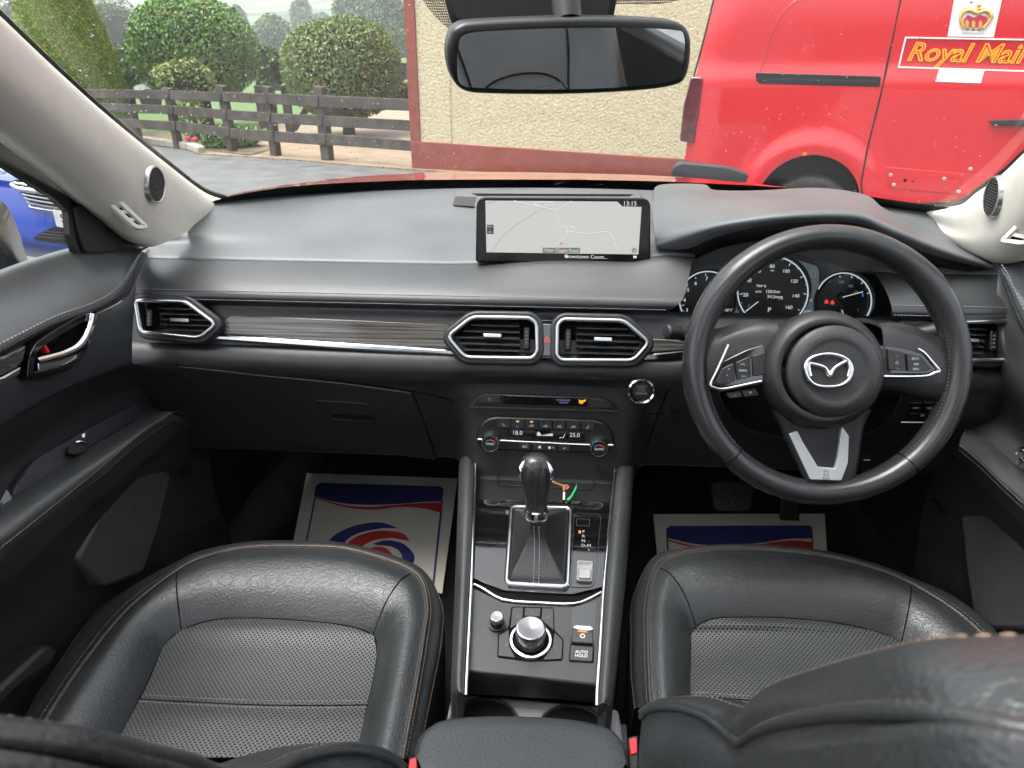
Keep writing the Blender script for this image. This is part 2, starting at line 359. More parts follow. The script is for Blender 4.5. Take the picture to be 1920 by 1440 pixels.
for Y, ys in ((60, (118,118,118,118,118,118,118,118)), (200, (96,92,90,88,86,84,84,86)), (300, (70,64,60,56,52,50,50,54)), (430, (42,36,30,26,20,16,18,24)), (600, (26,20,14,2,-6,-14,-20,-16)), (800, (18,12,6,-14,-28,-36,-44,-40))):
    hr.append([at(x, y, Y=Y) for x, y in zip((-500,-250,0,200,400,600,900,1400), ys)])
o = struct(loft('hills', hr, hill_mat(), su=8, sv=6, sharp=180))
# ---- building: cream roughcast gable wall with a brown painted plinth and corner band
e1 = -(cF + cR*((-3400-960)/F0) + cU*((720+13)/F0)).normalized()
e2 = -(cF - cU*((3300-720)/F0)).normalized()
WALL = Fr(at(773, 318, Z=0), e1, e2)
def render_mat(name, a, b_, bs, st):
    m, nt, b = nodes(name); v = coords(nt); n1 = noise(nt, v, bs, 6, .66); n2 = noise(nt, v, 1.2, 4)
    nt.links.new(ramp(nt, n1, a, b_, .3, .65), b.inputs['Base Color']); b.inputs['Roughness'].default_value = .9; b.inputs['Specular IOR Level'].default_value = .2; bumpit(nt, b, n1, st, .07); return m
M['roughcast'] = render_mat('cream_roughcast', (.62, .53, .33), (.82, .73, .50), 30, .9)
M['brownpaint'] = simple('red_brown_paint', (.24, .050, .034), .6, var=.15, vs=9, bump=.3, bs=60, dist=.004)
bld = thing('building', 'cream roughcast building with red-brown plinth and corner band behind the red van', 'building', WALL.O)
u0, v0 = WALL.uv(752, 0); uB = WALL.uv(773, 318)[0]; uc = WALL.uv(789, 262)[0]
vp = WALL.uv(1000, 279)[1]
def wp(u, v, h=0): return (u, v)
prism('wall', WALL, [(uc-.02, vp-.02), (9, vp-.02), (9, 6), (uc-.02, 6)], -8, 0, M['roughcast'], bld)
pl = prism('plinth', WALL, [(0, -.6), (9, -.6), (9, vp), (0, vp)], -8.02, .018, M['brownpaint'], bld, bevel=.01)
prism('corner_band', WALL, [(0, vp+.002), (uc, vp+.002), (uc, 6), (0, 6)], -8.02, .018, M['brownpaint'], bld, bevel=.006)
a = WALL.uv(843, 150)[0]
prism('corner_line', WALL, [(a-.007, vp+.01), (a+.007, vp+.01), (a+.007, 6), (a-.007, 6)], .0, .010, M['roughcast'], bld)  # thin raised strip put in for the faint corner line
for i, x in enumerate((905, 935, 965, 1000, 1040, 1080, 1120, 1165, 1205)):      # scored tile joints in the plinth
    u = WALL.uv(x, 300)[0]; prism('plinth_joint', WALL, [(u-.006, -.2), (u+.006, -.2), (u+.006, vp-.05), (u-.006, vp-.05)], .017, .020, M['brownpaint'], pl)
# ---- post and rail fence
G1, G2 = at(615, 300, Z=.02), at(437, 285, Z=.02)
FE = Fr(G1, G1-G2, V(0,0,1))
M['fencewood'] = simple('weathered_fence_wood', (.058, .047, .039), .85, var=.5, vs=6, bump=.8, bs=25, dist=.006)
fn = thing('fence', 'weathered dark brown three-rail timber fence beside the road', 'fence', G1)
for (xt, yt, xb, yb, w) in ((597,163,615,300,22), (500,163,518,293,18), (415,161,437,286,16), (317,166,333,266,14), (240,170,258,253,13), (160,168,185,243,12)):
    A = FE.uv(xt, yt); B = FE.uv(xb, yb); k = FE.k(xt, yt)*w/2; A = (B[0]+(A[0]-B[0])*.3, A[1])
    prism('post', FE, [(B[0]-k, -.15), (B[0]+k, -.15), (A[0]+k, A[1]), (A[0]-k, A[1]+.02)], -.06, .06, M['fencewood'], fn, bevel=.012)
rails = {'t': ((60,163,178), (160,167,183), (317,169.5,186.5), (415,173,191), (500,176,195.5), (597,180,201.5), (771,186,208.5)),
         'm': ((60,186,200), (173,194,208), (325,198,215), (425,206,224), (507,211,229.5), (605,216,236), (773,225.5,245.5)),
         'b': ((60,208,222), (198,221,237), (329,228,246), (430,240,258.5), (513,246,266), (611,252,272.5), (775,264.5,284))}
for key, L in rails.items():
    for (xa, ta, ba), (xb, tb, bb) in zip(L, L[1:]):
        j = random.uniform(-1.2, 1.2)
        pprism('rail', FE, [(xa+1, ba+j), (xb-1, bb+j*.3), (xb-1, tb+j*.3), (xa+1, ta+j)], .061+random.uniform(0, .006), .10, M['fencewood'], fn, bevel=.008)
f2 = thing('fence', 'far gate posts and rail of dark timber seen behind the near fence', 'fence', at(545, 262, Z=.03))
FG = Fr(at(552, 252, Z=.03), V(1,.15,0), V(0,0,1))
for xt, yt, xb, yb, w in ((531,160,545,250,15), (482,160,496,250,14)):
    A = FG.uv(xt, yt); B = FG.uv(xb, yb); k = FG.k(xt, yt)*w/2
    prism('post', FG, [(B[0]-k, -.1), (B[0]+k, -.1), (B[0]+k, A[1]), (B[0]-k, A[1])], -.06, .06, M['fencewood'], f2, bevel=.012)
pprism('rail', FG, [(484,170), (530,170), (530,161), (484,161)], .061, .1, M['fencewood'], f2, bevel=.006)
pprism('brace', FG, [(541,246), (556,246), (584,200), (570,200)], -.03, .03, M['fencewood'], f2, bevel=.006)
# ---- planting
def leaf_mat(name, a, b_, c_=None, pc=.0):
    m, nt, b = nodes(name); g = nt.nodes.new('ShaderNodeNewGeometry'); r = nt.nodes.new('ShaderNodeValToRGB'); e = r.color_ramp.elements
    e[0].color = (*a, 1); e[1].color = (*b_, 1); e[0].position = .1; e[1].position = .85
    if c_: x = e.new(1-pc*.5); x.color = (*c_, 1); e[1].position = 1-pc
    nt.links.new(g.outputs['Random Per Island'], r.inputs[0]); nt.links.new(r.outputs[0], b.inputs['Base Color']); b.inputs['Roughness'].default_value = .42; b.inputs['Specular IOR Level'].default_value = .4
    return m
M['laurel'] = leaf_mat('laurel_leaf', (.06, .145, .026), (.20, .36, .065), (.30, .16, .07), .05)
M['laurel2'] = leaf_mat('photinia_leaf', (.07, .135, .032), (.23, .32, .085), (.36, .17, .10), .07)
M['yew'] = leaf_mat('golden_yew_leaf', (.10, .17, .012), (.27, .36, .028))
M['rose'] = leaf_mat('rose_leaf', (.10, .17, .03), (.28, .36, .08), (.45, .14, .05), .05)
M['treeleaf'] = leaf_mat('tree_leaf', (.05, .095, .03), (.13, .19, .065))
M['palm'] = leaf_mat('pale_tree_leaf', (.08, .13, .05), (.18, .24, .10))
M['darkcore'] = simple('shaded_core', (.022, .030, .012), .95, var=.4, vs=6, spec=.1)  # dark filler against see-through; the crown's inner shade is in its colour
M['bark'] = simple('bark', (.07, .055, .04), .9, var=.3, vs=8, bump=.6, bs=20, dist=.01)
def leaves(name, fn_, n, size, mat, parent, asp=.5, spread=.9):
    verts = []; faces = []
    for i in range(n):
        p, nrm = fn_(); d = (nrm + Vector((random.gauss(0, 1), random.gauss(0, 1), random.gauss(0, 1)))*spread).normalized()
        t = d.orthogonal().normalized(); q = Matrix.Rotation(random.uniform(0, 6.283), 3, d); t = q @ t; s = d.cross(t)
        L = size*random.uniform(.6, 1.25); w = L*asp; k = len(verts)
        verts += [p-t*L*.5, p+s*w*.5+d*L*.06, p+t*L*.5-d*L*.12, p-s*w*.5+d*L*.06]; faces += [(k, k+1, k+2), (k, k+2, k+3)]
    return mesh(name, verts, faces, mat, parent, smooth=False)
def blobfn(c, rx, ry, rz, depth=.16, lump=.08, pw=2.0, front=False, seed=1):
    rnd = random.Random(seed); L = [(Vector((rnd.gauss(0,1), rnd.gauss(0,1), rnd.gauss(0,1))).normalized(), rnd.uniform(-lump, lump)) for _ in range(26)]
    def radius(d): return 1 + sum(a*max(0, d.dot(v))**10 for v, a in L)
    def f():
        while True:
            d = Vector((random.gauss(0,1), random.gauss(0,1), random.gauss(0,1))).normalized()
            if d.y < .45: break
        e = (abs(d.x)**pw+abs(d.y)**pw+abs(d.z)**pw)**(-1/pw)
        r = radius(d)*e*(1-abs(random.gauss(0, depth)))
        return c + V(d.x*rx*r, d.y*ry*r, d.z*rz*r), V(d.x/rx, d.y/ry, d.z/rz).normalized()
    return f
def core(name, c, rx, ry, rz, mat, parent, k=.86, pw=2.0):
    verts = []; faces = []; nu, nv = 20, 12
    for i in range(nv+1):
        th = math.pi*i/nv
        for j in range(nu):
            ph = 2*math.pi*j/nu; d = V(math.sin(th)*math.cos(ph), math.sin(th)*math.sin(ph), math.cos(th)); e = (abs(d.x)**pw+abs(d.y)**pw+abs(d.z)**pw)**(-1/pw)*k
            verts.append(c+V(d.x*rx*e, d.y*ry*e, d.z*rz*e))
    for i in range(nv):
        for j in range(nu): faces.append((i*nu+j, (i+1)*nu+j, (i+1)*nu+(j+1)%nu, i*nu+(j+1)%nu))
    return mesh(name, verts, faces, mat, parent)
def bush(name, label, px, py, wpx, hpx, D, n, size, mat, base=None, pw=2.0, cat='bush', group=None, depth=.12, lump=.07, ry=None, asp=.5, trunk=True, seed=1):
    c = at(px, py, D=D); k = D/F0; rx = wpx*k/2; rz = hpx*k/2
    t = thing(name, label, cat, V(c.x, c.y, base if base is not None else c.z-rz), group)
    leaves('crown', blobfn(c, rx, ry or rx, rz, depth, lump, pw, seed=seed), n, size, mat, t, asp=asp)
    core('inner_core', c, rx, ry or rx, rz, M['darkcore'], t, k=.84, pw=pw)
    if trunk:
        b = V(c.x, c.y, base if base is not None else c.z-rz*1.4); tube('trunk', [b, b.lerp(c, .5)+V(.03, 0, 0), c], lambda q: (.16-.08*q)*max(.3, rx/1.4), M['bark'], t, seg=8)
    return t
bush('bush', 'large clipped dome bush of glossy green leaves behind the fence, beside the golden yew', 366, 92, 222, 178, 15.5, 16000, .085, M['laurel'], 0, 2.3, seed=3)
bush('bush', 'clipped dome bush with reddish tips behind the fence, next to the building corner', 643, 128, 222, 178, 14.0, 15000, .080, M['laurel2'], 0, 2.3, seed=4)
t = bush('rose_bush', 'small yellowish climbing rose growing over the fence rails', 350, 150, 105, 76, 13.0, 1500, .08, M['rose'], .03, 2.2, depth=.2, lump=.15, seed=5)
cc = at(352, 205, D=13.0)
leaves('stem_leaves', blobfn(cc, .32, .25, .55, .3, .2, seed=6), 800, .075, M['rose'], t)
bush('flower_bush', 'low dark leafy flowering bush growing under the fence rails', 432, 258, 120, 48, 12.4, 1500, .09, M['laurel'], .03, 2.2, depth=.2, lump=.2, trunk=False, seed=8)
bush('flower_bush', 'low red-leaved shrub at the foot of the building corner', 752, 172, 40, 40, 15, 500, .09, M['rose'], .03, trunk=False, seed=9)
for i, (x, y) in enumerate(((352,260), (366,262))):
    o = core('flower', at(x, y, D=12.2), .05, .05, .045, simple('pink_petal', (.75, .06, .16), .6), None, k=1); tag(o, ('brighter pink rose flower low on the fence' , 'duller pink rose flower beside the brighter one low on the fence')[i], 'flower')
# golden yew: a tall tapering clipped column
yc = thing('yew_tree', 'tall clipped golden yew column behind the fence by the windscreen pillar', 'tree', at(150, 240, Z=.03))
D = 14.0; k = D/F0; yb = at(158, 212, D=D)
def yewR(h): return max(.02, (1.0 - (max(0, h)/3.6)**2.2)*.93)*(1 if h > .8 else .93+.07*h/.8)
def yewf():
    h = random.uniform(-.3, 3.5); a = random.uniform(math.pi, 2*math.pi) if random.random() < .8 else random.uniform(0, math.pi); r = yewR(h)*(1-abs(random.gauss(0, .035)))
    return V(yb.x+r*math.cos(a)-.02*h, yb.y+r*math.sin(a), yb.z+h), V(math.cos(a), math.sin(a), .25)
leaves('crown', yewf, 15000, .05, M['yew'], yc, asp=.4, spread=.7)
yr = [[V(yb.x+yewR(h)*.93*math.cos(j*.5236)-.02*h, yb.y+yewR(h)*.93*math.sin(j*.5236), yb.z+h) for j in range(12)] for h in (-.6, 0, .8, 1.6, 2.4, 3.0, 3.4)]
loft('inner_core', yr, simple('yew_inner', (.08, .12, .012), .95, var=.4, vs=12), yc, su=2, sv=2, closed=True)
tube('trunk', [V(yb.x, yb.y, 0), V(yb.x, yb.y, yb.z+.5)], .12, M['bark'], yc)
# background trees, one by one
TL = [('dark broad tree standing to the far side of the golden yew', 60, 90, 130, 190, 24, 'treeleaf'),
      ('mid green tree mass between the golden yew and the big dome bush', 212, 62, 130, 118, 27, 'treeleaf'),
      ('dense low hedge tree right behind the golden yew foot', 236, 122, 70, 80, 20, 'treeleaf'),
      ('distant rounded tree peeping above the big dome bush', 300, 14, 46, 34, 60, 'treeleaf'),
      ('narrow upright dark tree between the two dome bushes', 448, 52, 40, 76, 42, 'treeleaf'),
      ('bushy tree behind the gap between the dome bushes', 510, 66, 84, 80, 32, 'palm'),
      ('dark hedge shrub filling the gap between the dome bushes', 505, 128, 74, 84, 18, 'treeleaf'),
      ('pale tall tree above the reddish dome bush, beside the bright field', 567, 36, 42, 76, 48, 'palm'),
      ('tall pale green tree above the reddish dome bush', 662, 20, 82, 92, 34, 'palm'),
      ('dark tall tree against the building corner', 728, 34, 78, 112, 30, 'treeleaf'),
      ('small rounded tree below the bright field', 603, 44, 40, 34, 55, 'treeleaf'),
      ('rounded hedge bush between building corner and reddish dome bush', 748, 102, 46, 90, 22, 'treeleaf'),
      ('hedgerow tree left of the narrow upright dark tree', 395, 40, 60, 60, 46, 'treeleaf')]
for i, (lab, x, y, w, h, D, mk) in enumerate(TL):
    D = D*(1.0 if D < 21 else 3.2)
    bush('tree', lab, x, y, w, h, D, 2600, .10+D*.0035, M[mk], 0 if D < 21 else None, 2.0, 'tree', 'trees beyond the garden', .2, .28, trunk=True, seed=20+i, asp=.6)
# ================================================================== vehicles outside
def paint(name, col):
    m, nt, b = nodes(name); v = coords(nt); f = noise(nt, v, 2.0, 4); d = noise(nt, v, 60, 3, .7)
    nt.links.new(ramp(nt, f, tuple(x*.93 for x in col), col), b.inputs['Base Color']); b.inputs['Roughness'].default_value = .32; b.inputs['Coat Weight'].default_value = 1; b.inputs['Coat Roughness'].default_value = .03
    return m
M['vanred'] = paint('post_red_paint', (.60, .008, .014))
M['decal'] = simple('white_decal', (.80, .80, .78), .4, var=.02)
M['gold'] = simple('yellow_decal', (.90, .42, .02), .4, var=.05)
M['tyre'] = simple('tyre_rubber', (.028, .027, .025), .85, var=.4, vs=30, bump=.6, bs=60, dist=.004)
VN = Fr(at(1290, 215, D=5.25), e1, e2)
van = thing('van', 'red post delivery van parked side-on against the cream building', 'van', VN.loc(1.3, -1.1, -.8))
aw = VN.uv(1512, 382); AR = .36                                  # wheel arch
def relief(u, v):
    d = math.hypot(u-aw[0], v-aw[1]); h = -.02*max(0, v-.55)**2*6 - .10*max(0, v-.95)**2
    h += .030*math.exp(-((d-AR-.05)/.09)**2)*(1 if v > aw[1]-.1 else .3)      # flared arch
    crease = .22 + .02*u
    h += .018/(1+math.exp((v-crease-.08)*38))                                   # waist step
    h -= .05*max(0, (.25-(u-ur(v)))/.25)**2                                     # rear corner curves in
    return h
def ur(v):                                                                      # rear edge of the body
    pts = [VN.uv(1283, 300), VN.uv(1287, 270), VN.uv(1300, 160), VN.uv(1322, 60), VN.uv(1342, -20), VN.uv(1375,-120), VN.uv(1430,-200)]
    pts = [(b, a) for a, b in pts]
    if v <= pts[0][0]: return pts[0][1]
    for (v0, a), (v1, b) in zip(pts, pts[1:]):
        if v <= v1: return a+(b-a)*(v-v0)/(v1-v0)
    return pts[-1][1]
vtop = VN.uv(1400, -190)[1]; vbot = VN.uv(1300, 318)[1]-.22
nu, nv = 96, 64; uR = 4.0; verts = []; faces = []; inside = []
for j in range(nv+1):
    v = vbot+(vtop-vbot)*j/nv
    for i in range(nu+1):
        s = i/nu; a = ur(v); u = a+(uR-a)*(s*.6+.4*s*s); vv = v
        d = math.hypot(u-aw[0], vv-aw[1]); ins = d < AR*.985
        if ins or (d < AR*1.03): u, vv = aw[0]+(u-aw[0])*AR/max(d, .001), aw[1]+(vv-aw[1])*AR/max(d, .001)
        inside.append(ins); verts.append(VN.loc(u, vv, relief(u, vv)))
W1 = nu+1
for j in range(nv):
    for i in range(nu):
        q = (j*W1+i, j*W1+i+1, (j+1)*W1+i+1, (j+1)*W1+i)
        if not all(inside[k] for k in q): faces.append(q)
base = len(verts)                                                               # rear face, roof edge folding inwards
back = [verts[j*W1] - VN.n*1.6 + VN.ex*.05 for j in range(nv+1)]; verts += back
for j in range(nv): faces.append((j*W1, (j+1)*W1, base+j+1, base+j))
r0 = len(verts); verts += [verts[nv*W1+i] - VN.n*.7 + VN.ey*.10 for i in range(nu+1)]
for i in range(nu): faces.append((nv*W1+i, nv*W1+i+1, r0+i+1, r0+i))
body = mesh('body', verts, faces, M['vanred'], van, sharp=60)
def vs_(px, py, dh=.002):
    u, v = VN.uv(px, py); return VN.loc(u, v, relief(u, v)+dh)
def seam(name, pix, r, mat, sub=5): return tube(name, [vs_(*p, .0) for p in pix], r, mat, van, seg=6, sub=sub)
M['seam'] = simple('panel_gap', .004, .8, var=.05)
seam('panel_gap', ((1693,-20), (1672,80), (1650,180), (1630,260), (1619,310), (1614,340), (1616,362)), .006, M['seam'])
seam('panel_gap', ((1338,-5), (1322,60), (1309,110), (1299,150), (1294,200), (1289,265)), .007, M['seam'])
seam('panel_crease', ((1650,-20), (1560,-12), (1502,-4), (1470,22), (1448,60), (1434,105), (1424,136)), .0045, paint('crease_shade_red', (.42,.010,.014)))  # crease line in darker red, its shade put into the paint
# lamp, bumper, door track
def vpoly(name, pix, h0, h1, mat, par=van, rnd=0, bevel=.004):
    return pprism(name, VN, pix, h0, h1, mat, par, rnd, bevel)
lampm = simple('smoked_red_lens', (.10, .012, .018), .15, coat=1, var=.5, vs=14)
vpoly('tail_lamp', [(1295,144), (1318,145), (1310,205), (1300,269), (1274,265), (1281,200)], -.10, .005, lampm, rnd=.02, bevel=.01)
M['bumper'] = simple('grey_bumper_plastic', (.022, .023, .025), .6, var=.2, bump=.3, bs=200)
vpoly('bumper', [(1265,308), (1278,303), (1362,311), (1380,316), (1424,332), (1430,440), (1250,440), (1258,318)], -.06, .035, M['bumper'], rnd=.03, bevel=.02)
tr = vpoly('door_track', [(1417,136), (1652,143), (1650,163), (1424,157), (1417,150)], -.03, .022, M['black'], rnd=.01)
vpoly('track_slot', [(1436,146), (1646,152), (1646,155), (1436,149.5)], .022, .026, M['bumper'], tr, bevel=0)
# wheel and arch
lathe('wheel_arch', VN, aw[0], aw[1], [(.001, -.22), (AR*1.02, -.22), (AR*1.02, .008)], M['void'], van, seg=48)
wc = (aw[0]+.02, aw[1]-.125)
wh = lathe('wheel', VN, wc[0], wc[1], [(.001, -.02), (.20, -.02), (.215, .0), (.24, .02), (.285, .024), (.315, .008), (.325, -.03), (.325, -.18)], M['tyre'], van, seg=56)
lathe('hub_cap', VN, wc[0], wc[1], [(.001, .012), (.05, .015), (.19, .0), (.20, -.015)], simple('grey_hub_cap', (.3,.3,.3), .45, .4), wh, seg=40)
# sill panel with plugs, number, door handle
vpoly('sill_panel', [(1660,313), (1880,332), (1880,372), (1668,352), (1655,330)], .02, .024, M['vanred'], rnd=.03, bevel=.006)
for x, y in ((1669,327), (1675,345), (1769,334), (1796,358), (1818,316)):
    u, v = VN.uv(x, y); lathe('plug', VN, u, v, [(.001, .035), (.010, .034), (.013, .020)], simple('grey_plug', (.42,.38,.36), .5), van, seg=14)
for x, y, r in ((1696,337,.011), (1711,339,.006)):
    u, v = VN.uv(x, y); lathe('hole', VN, u, v, [(.001, .0262), (r, .0262), (r, .018)], M['void'], van, seg=14)
text('48', VN, 1508, 289, 6, M['gold'], van, h=.055)
vpoly('handle_cup', [(1868,215), (1925,200), (1925,245), (1885,240)], .006, .012, M['vanred'], rnd=.04)
vpoly('door_handle', [(1856,226), (1930,224), (1930,236), (1862,235)], .02, .05, M['bumper'], rnd=.01)
# livery: white slanted band, framed name, crown
H = .004
def rl(pix): return max(relief(*VN.uv(*p)) for p in pix)
def decal(name, pix, lift, mat, par, rnd=0): 
    return pprism(name, VN, pix, rl(pix)-.002, rl(pix)+lift, mat, par, rnd)
ban = decal('white_band', [(1796,-40), (1887,-40), (1863,70), (1777,68)], .003, M['decal'], van)
decal('white_band', [(1761,130), (1846,132), (1839,156), (1754,153)], .003, M['decal'], van)
fruv = VN.UV([(1697,69), (2010,74.5), (1996,137), (1683,127)])
hb = rl([(1700,70), (1850,130)])
ringprism('name_frame', VN, fruv, .0085, hb-.004, hb+.0045, M['decal'], van)
text('Royal Mail', VN, 1702, 98.5, 31, M['gold'], van, h=hb+.003, ax='LEFT', shear=.22, ext=.0006, off=.0035, xs=1.06, spc=.97)
text('Royal Mail', VN, 1702, 98.5, 31, M['vanred'], van, name='lettering_inline', h=hb+.0045, ax='LEFT', shear=.22, ext=.0003, xs=1.06, off=-.0045, spc=.97)
CR = lambda pix, lift, mat, nm: pprism(nm, VN, pix, hb-.004, hb+lift, mat, cro)
crown_red = simple('crown_velvet', (.50, .03, .06), .6); crown_gold = simple('crown_gold', (.62, .36, .09), .45)
cro = pprism('crown_emblem', VN, [(1803,57), (1844,58), (1843,62), (1802,61)], hb-.004, hb+.005, simple('crown_ermine', (.62,.63,.64), .5), van)
CR([(1806,52), (1843,53.5), (1844,57.5), (1804,56.5)], .0052, crown_gold, 'crown_base')
CR([(1806,50), (1808,36), (1815,28), (1826,33), (1838,28), (1851,32), (1852,40), (1844,52)], .005, crown_red, 'crown_cap')
for pp in (((1806,51), (1801,36), (1806,23), (1818,19), (1830,24)), ((1844,53), (1856,38), (1857,28), (1848,20), (1834,24))):
    tube('crown_arch', [VN.hit(*q, hb+.006) for q in pp], .010, crown_gold, cro, sub=5, seg=6)
for pp in ((1833,24,.014), (1835,17,.012), (1835,10,.012)):
    u, v = VN.uv(pp[0], pp[1]); lathe('crown_orb', VN, u, v, [(.001, hb+.016), (pp[2], hb+.008), (pp[2], hb)], crown_gold, cro, seg=10)
for q in ((1801,26), (1803,21), (1808,17), (1814,16), (1821,17), (1843,17), (1850,18), (1856,21), (1860,26), (1861,32)):
    u, v = VN.uv(*q); lathe('crown_pearl', VN, u, v, [(.001, hb+.010), (.007, hb+.006), (.007, hb)], crown_gold, cro, seg=8)
for q in ((1813,44), (1825,45), (1838,46)):
    pprism('crown_cross', VN, [(q[0]-3, q[1]+6), (q[0]+3, q[1]+6), (q[0]+4, q[1]-3), (q[0], q[1]-8), (q[0]-3, q[1]-3)], hb, hb+.0065, crown_gold, cro)
for q, mm in (((1814,55), M['blue']), ((1825,55.5), M['vanred']), ((1836,56), M['blue'])):
    pprism('crown_jewel', VN, [(q[0]-3, q[1]-1.3), (q[0]+3, q[1]-1.3), (q[0]+3, q[1]+1.3), (q[0]-3, q[1]+1.3)], hb, hb+.0068, simple('jewel', (.03,.06,.25), .3), cro)
# ---- blue car seen through the passenger window
M['blue_paint'] = paint('metallic_blue_paint', (.018, .065, .45))
BC = Fr(at(60, 400, D=3.6), V(.94, .34, 0), V(0, 0, 1))
bc = thing('blue_car', 'bright blue car with chrome-barred grille seen through the passenger window', 'car', V(BC.O.x, BC.O.y, 0))
prof = [(-150,300,-.75), (-150,330,-.2), (-150,345,-.02), (-150,395,.05), (-150,440,.06), (-150,452,.03), (-150,470,-.10)]
rows = []
for (y, h) in ((255,-1.1), (290,-.55), (318,-.18), (335,-.03), (365,.03), (400,.05), (430,.055), (448,.04), (462,-.06), (474,-.25)):
    rows.append([BC.hit(x, y+dy, h+dh) for x, dy, dh in ((-420,-45,-.5), (-300,-25,-.10), (-160,-14,0), (0,0,0), (120,16,0), (165,22,-.06), (185,25,-.4))])
loft('body', rows, M['blue_paint'], bc, su=5, sv=3, sharp=70)
gr = pprism('grille', BC, [(20,338), (60,336), (160,352), (162,402), (80,386), (44,366)], .03, .062, M['black'], bc, rnd=.02)
for i in range(7):
    y = 347+i*7.0
    tube('grille_bar', [BC.hit(26+i*5, y-4, .064), BC.hit(60, y, .07), BC.hit(110, y+8, .072), BC.hit(158, y+14, .066)], .006, M['satin'], gr, sub=4, seg=6)
tube('grille_trim', [BC.hit(20,345,.07), BC.hit(34,353,.078), BC.hit(70,358,.08), BC.hit(110,363,.08), BC.hit(158,371,.078)], .011, M['chrome'], gr, sub=5)
hl = pprism('headlamp', BC, [(-120,300), (-20,308), (10,320), (10,327), (-60,328), (-130,322)], -.04, .045, simple('lamp_lens', (.55,.58,.6), .08, .3, coat=1), bc, rnd=.02, bevel=.01)
plt = pprism('number_plate', BC, [(98,393), (170,406), (174,437), (106,425)], .05, .085, simple('plate_white', (.66,.66,.6), .4), bc, rnd=.006, bevel=.002)
text('S', BC, 118, 410, 15, M['black'], plt, h=.087)
lo = pprism('lower_grille', BC, [(62,446), (100,424), (165,436), (165,462), (70,452)], .04, .068, M['black'], bc, rnd=.02)
for i in range(3): tube('lower_slat', [BC.hit(84-i*6, 434+i*5, .072), BC.hit(160, 443+i*4, .072)], .005, M['hard'], lo, seg=6)
# ---- pale car parked beyond the fence
WC = Fr(at(250, 160, D=22), V(.97, .2, 0), V(0, 0, 1))
wcar = thing('white_car', 'pale silver-white car parked beyond the fence, half hidden by the golden yew', 'car', V(WC.O.x, WC.O.y, 0))
wp_ = paint('white_paint', (.62, .65, .66))
pprism('body', WC, [(120,152), (150,127), (200,119), (228,120), (238,124), (262,142), (268,146), (292,152), (298,166), (298,182), (120,182)], -1.5, 0, wp_, wcar, rnd=.12, bevel=.06)
pprism('windscreen', WC, [(200,123), (229,126), (256,146), (200,147)], .0, .012, simple('car_window', (.06,.09,.10), .05, coat=1), wcar, rnd=.05)
tube('roof_pillar', [WC.hit(226,121.5,.02), WC.hit(238,126,.02), WC.hit(263,145,.02)], .035, wp_, wcar, sub=4)
pprism('wing_mirror', WC, [(256,142), (265,140), (267,148), (258,150)], .02, .15, M['black'], wcar, rnd=.03)
for x in (150, 280): 
    u, v = WC.uv(x, 186); lathe('wheel', WC, u, v, [(.001,.01), (.2,.01), (.3,.02), (.32,-.05), (.32,-.2)], M['tyre'], wcar, seg=24)
# ================================================================== the car the camera sits in: shell, glass, doors
def rowX(pts, X): return [at(x, y, X=(X[i] if isinstance(X, (list, tuple)) else X)) for i, (x, y) in enumerate(pts)]
def rowY(pts, Y): return [at(x, y, Y=(Y[i] if isinstance(Y, (list, tuple)) else Y)) for i, (x, y) in enumerate(pts)]
# floor pan, toe board, sills
FZ = .45
struct(mesh('cabin_floor', [V(-.74,-1.3,FZ), V(.74,-1.3,FZ), V(.74,1.62,FZ), V(-.74,1.62,FZ), V(-.74,1.95,FZ+.42), V(.74,1.95,FZ+.42), V(-.74,-1.3,.75), V(.74,-1.3,.75), V(-.74,1.95,1.1), V(.74,1.95,1.1), V(.74,-1.3,.86), V(.74,1.62,.95), V(-.74,-1.3,.86), V(-.74,1.62,.95)],
     [(0,1,2,3), (3,2,5,4), (4,5,9,8), (1,10,11,2), (2,11,9,5), (0,3,13,12), (3,4,8,13), (0,6,7,1)], M['carpet'], sharp=30))
# bonnet, cowl, wipers
M['carred'] = paint('dark_red_car_paint', (.36, .010, .014))
bon = thing('bonnet', 'glossy red bonnet edge of this car reflecting the cream wall', 'bonnet', V(0, 1.8, 1.1))
br = []
for Y, ys in ((1.72, (382,377,368,354,345,342.5,344,350,358,372,390,399)), (1.9, (377,371,362,347,337,334,335,341,350,366,386,395)), (2.1, (371,365,355,339,326,322.5,325,331,343,360,383,391)), (2.4, (373,367,357,340,327,324,326,333,345,362,385,393))):
    br.append(rowY(list(zip((405,430,480,590,740,900,1080,1260,1400,1560,1720,1790), ys)), [Y-.28*abs((x-1000)/800)**2 for x in (405,430,480,590,740,900,1080,1260,1400,1560,1720,1790)]))
loft('bonnet_skin', br, M['carred'], bon, su=4, sv=3, sharp=180)
cow = []
for dy, Y in ((-1, 1.68), (6, 1.64), (14, 1.60)):
    cow.append([at(x, y+dy, Y=Y-.28*abs((x-1000)/800)**2) for x, y in zip((405,430,480,590,740,900,1080,1260,1400,1560,1720,1790), (382,377,368,354,345,342.5,344,350,358,372,390,399))])
ct = loft('cowl', cow, simple('cowl_black', .008, .35, var=.3, vs=60), None, su=4, sv=2, sharp=180); tag(ct, 'black plastic scuttle strip between bonnet and windscreen', 'scuttle')
for lab, pts in (('short flat wiper arm end lying at the passenger side of the scuttle', ((562,359), (580,353.5), (625,352.5), (632,356))), ('wiper arm end lying at the middle of the scuttle', ((1040,346), (1062,340), (1092,339), (1110,342), (1130,346)))):
    o = tube('wiper_arm', rowY(pts, 1.60), .0035, simple('wiper_black', (.03,.03,.032), .35), None, sub=4); tag(o, lab, 'wiper', 'wiper arms')
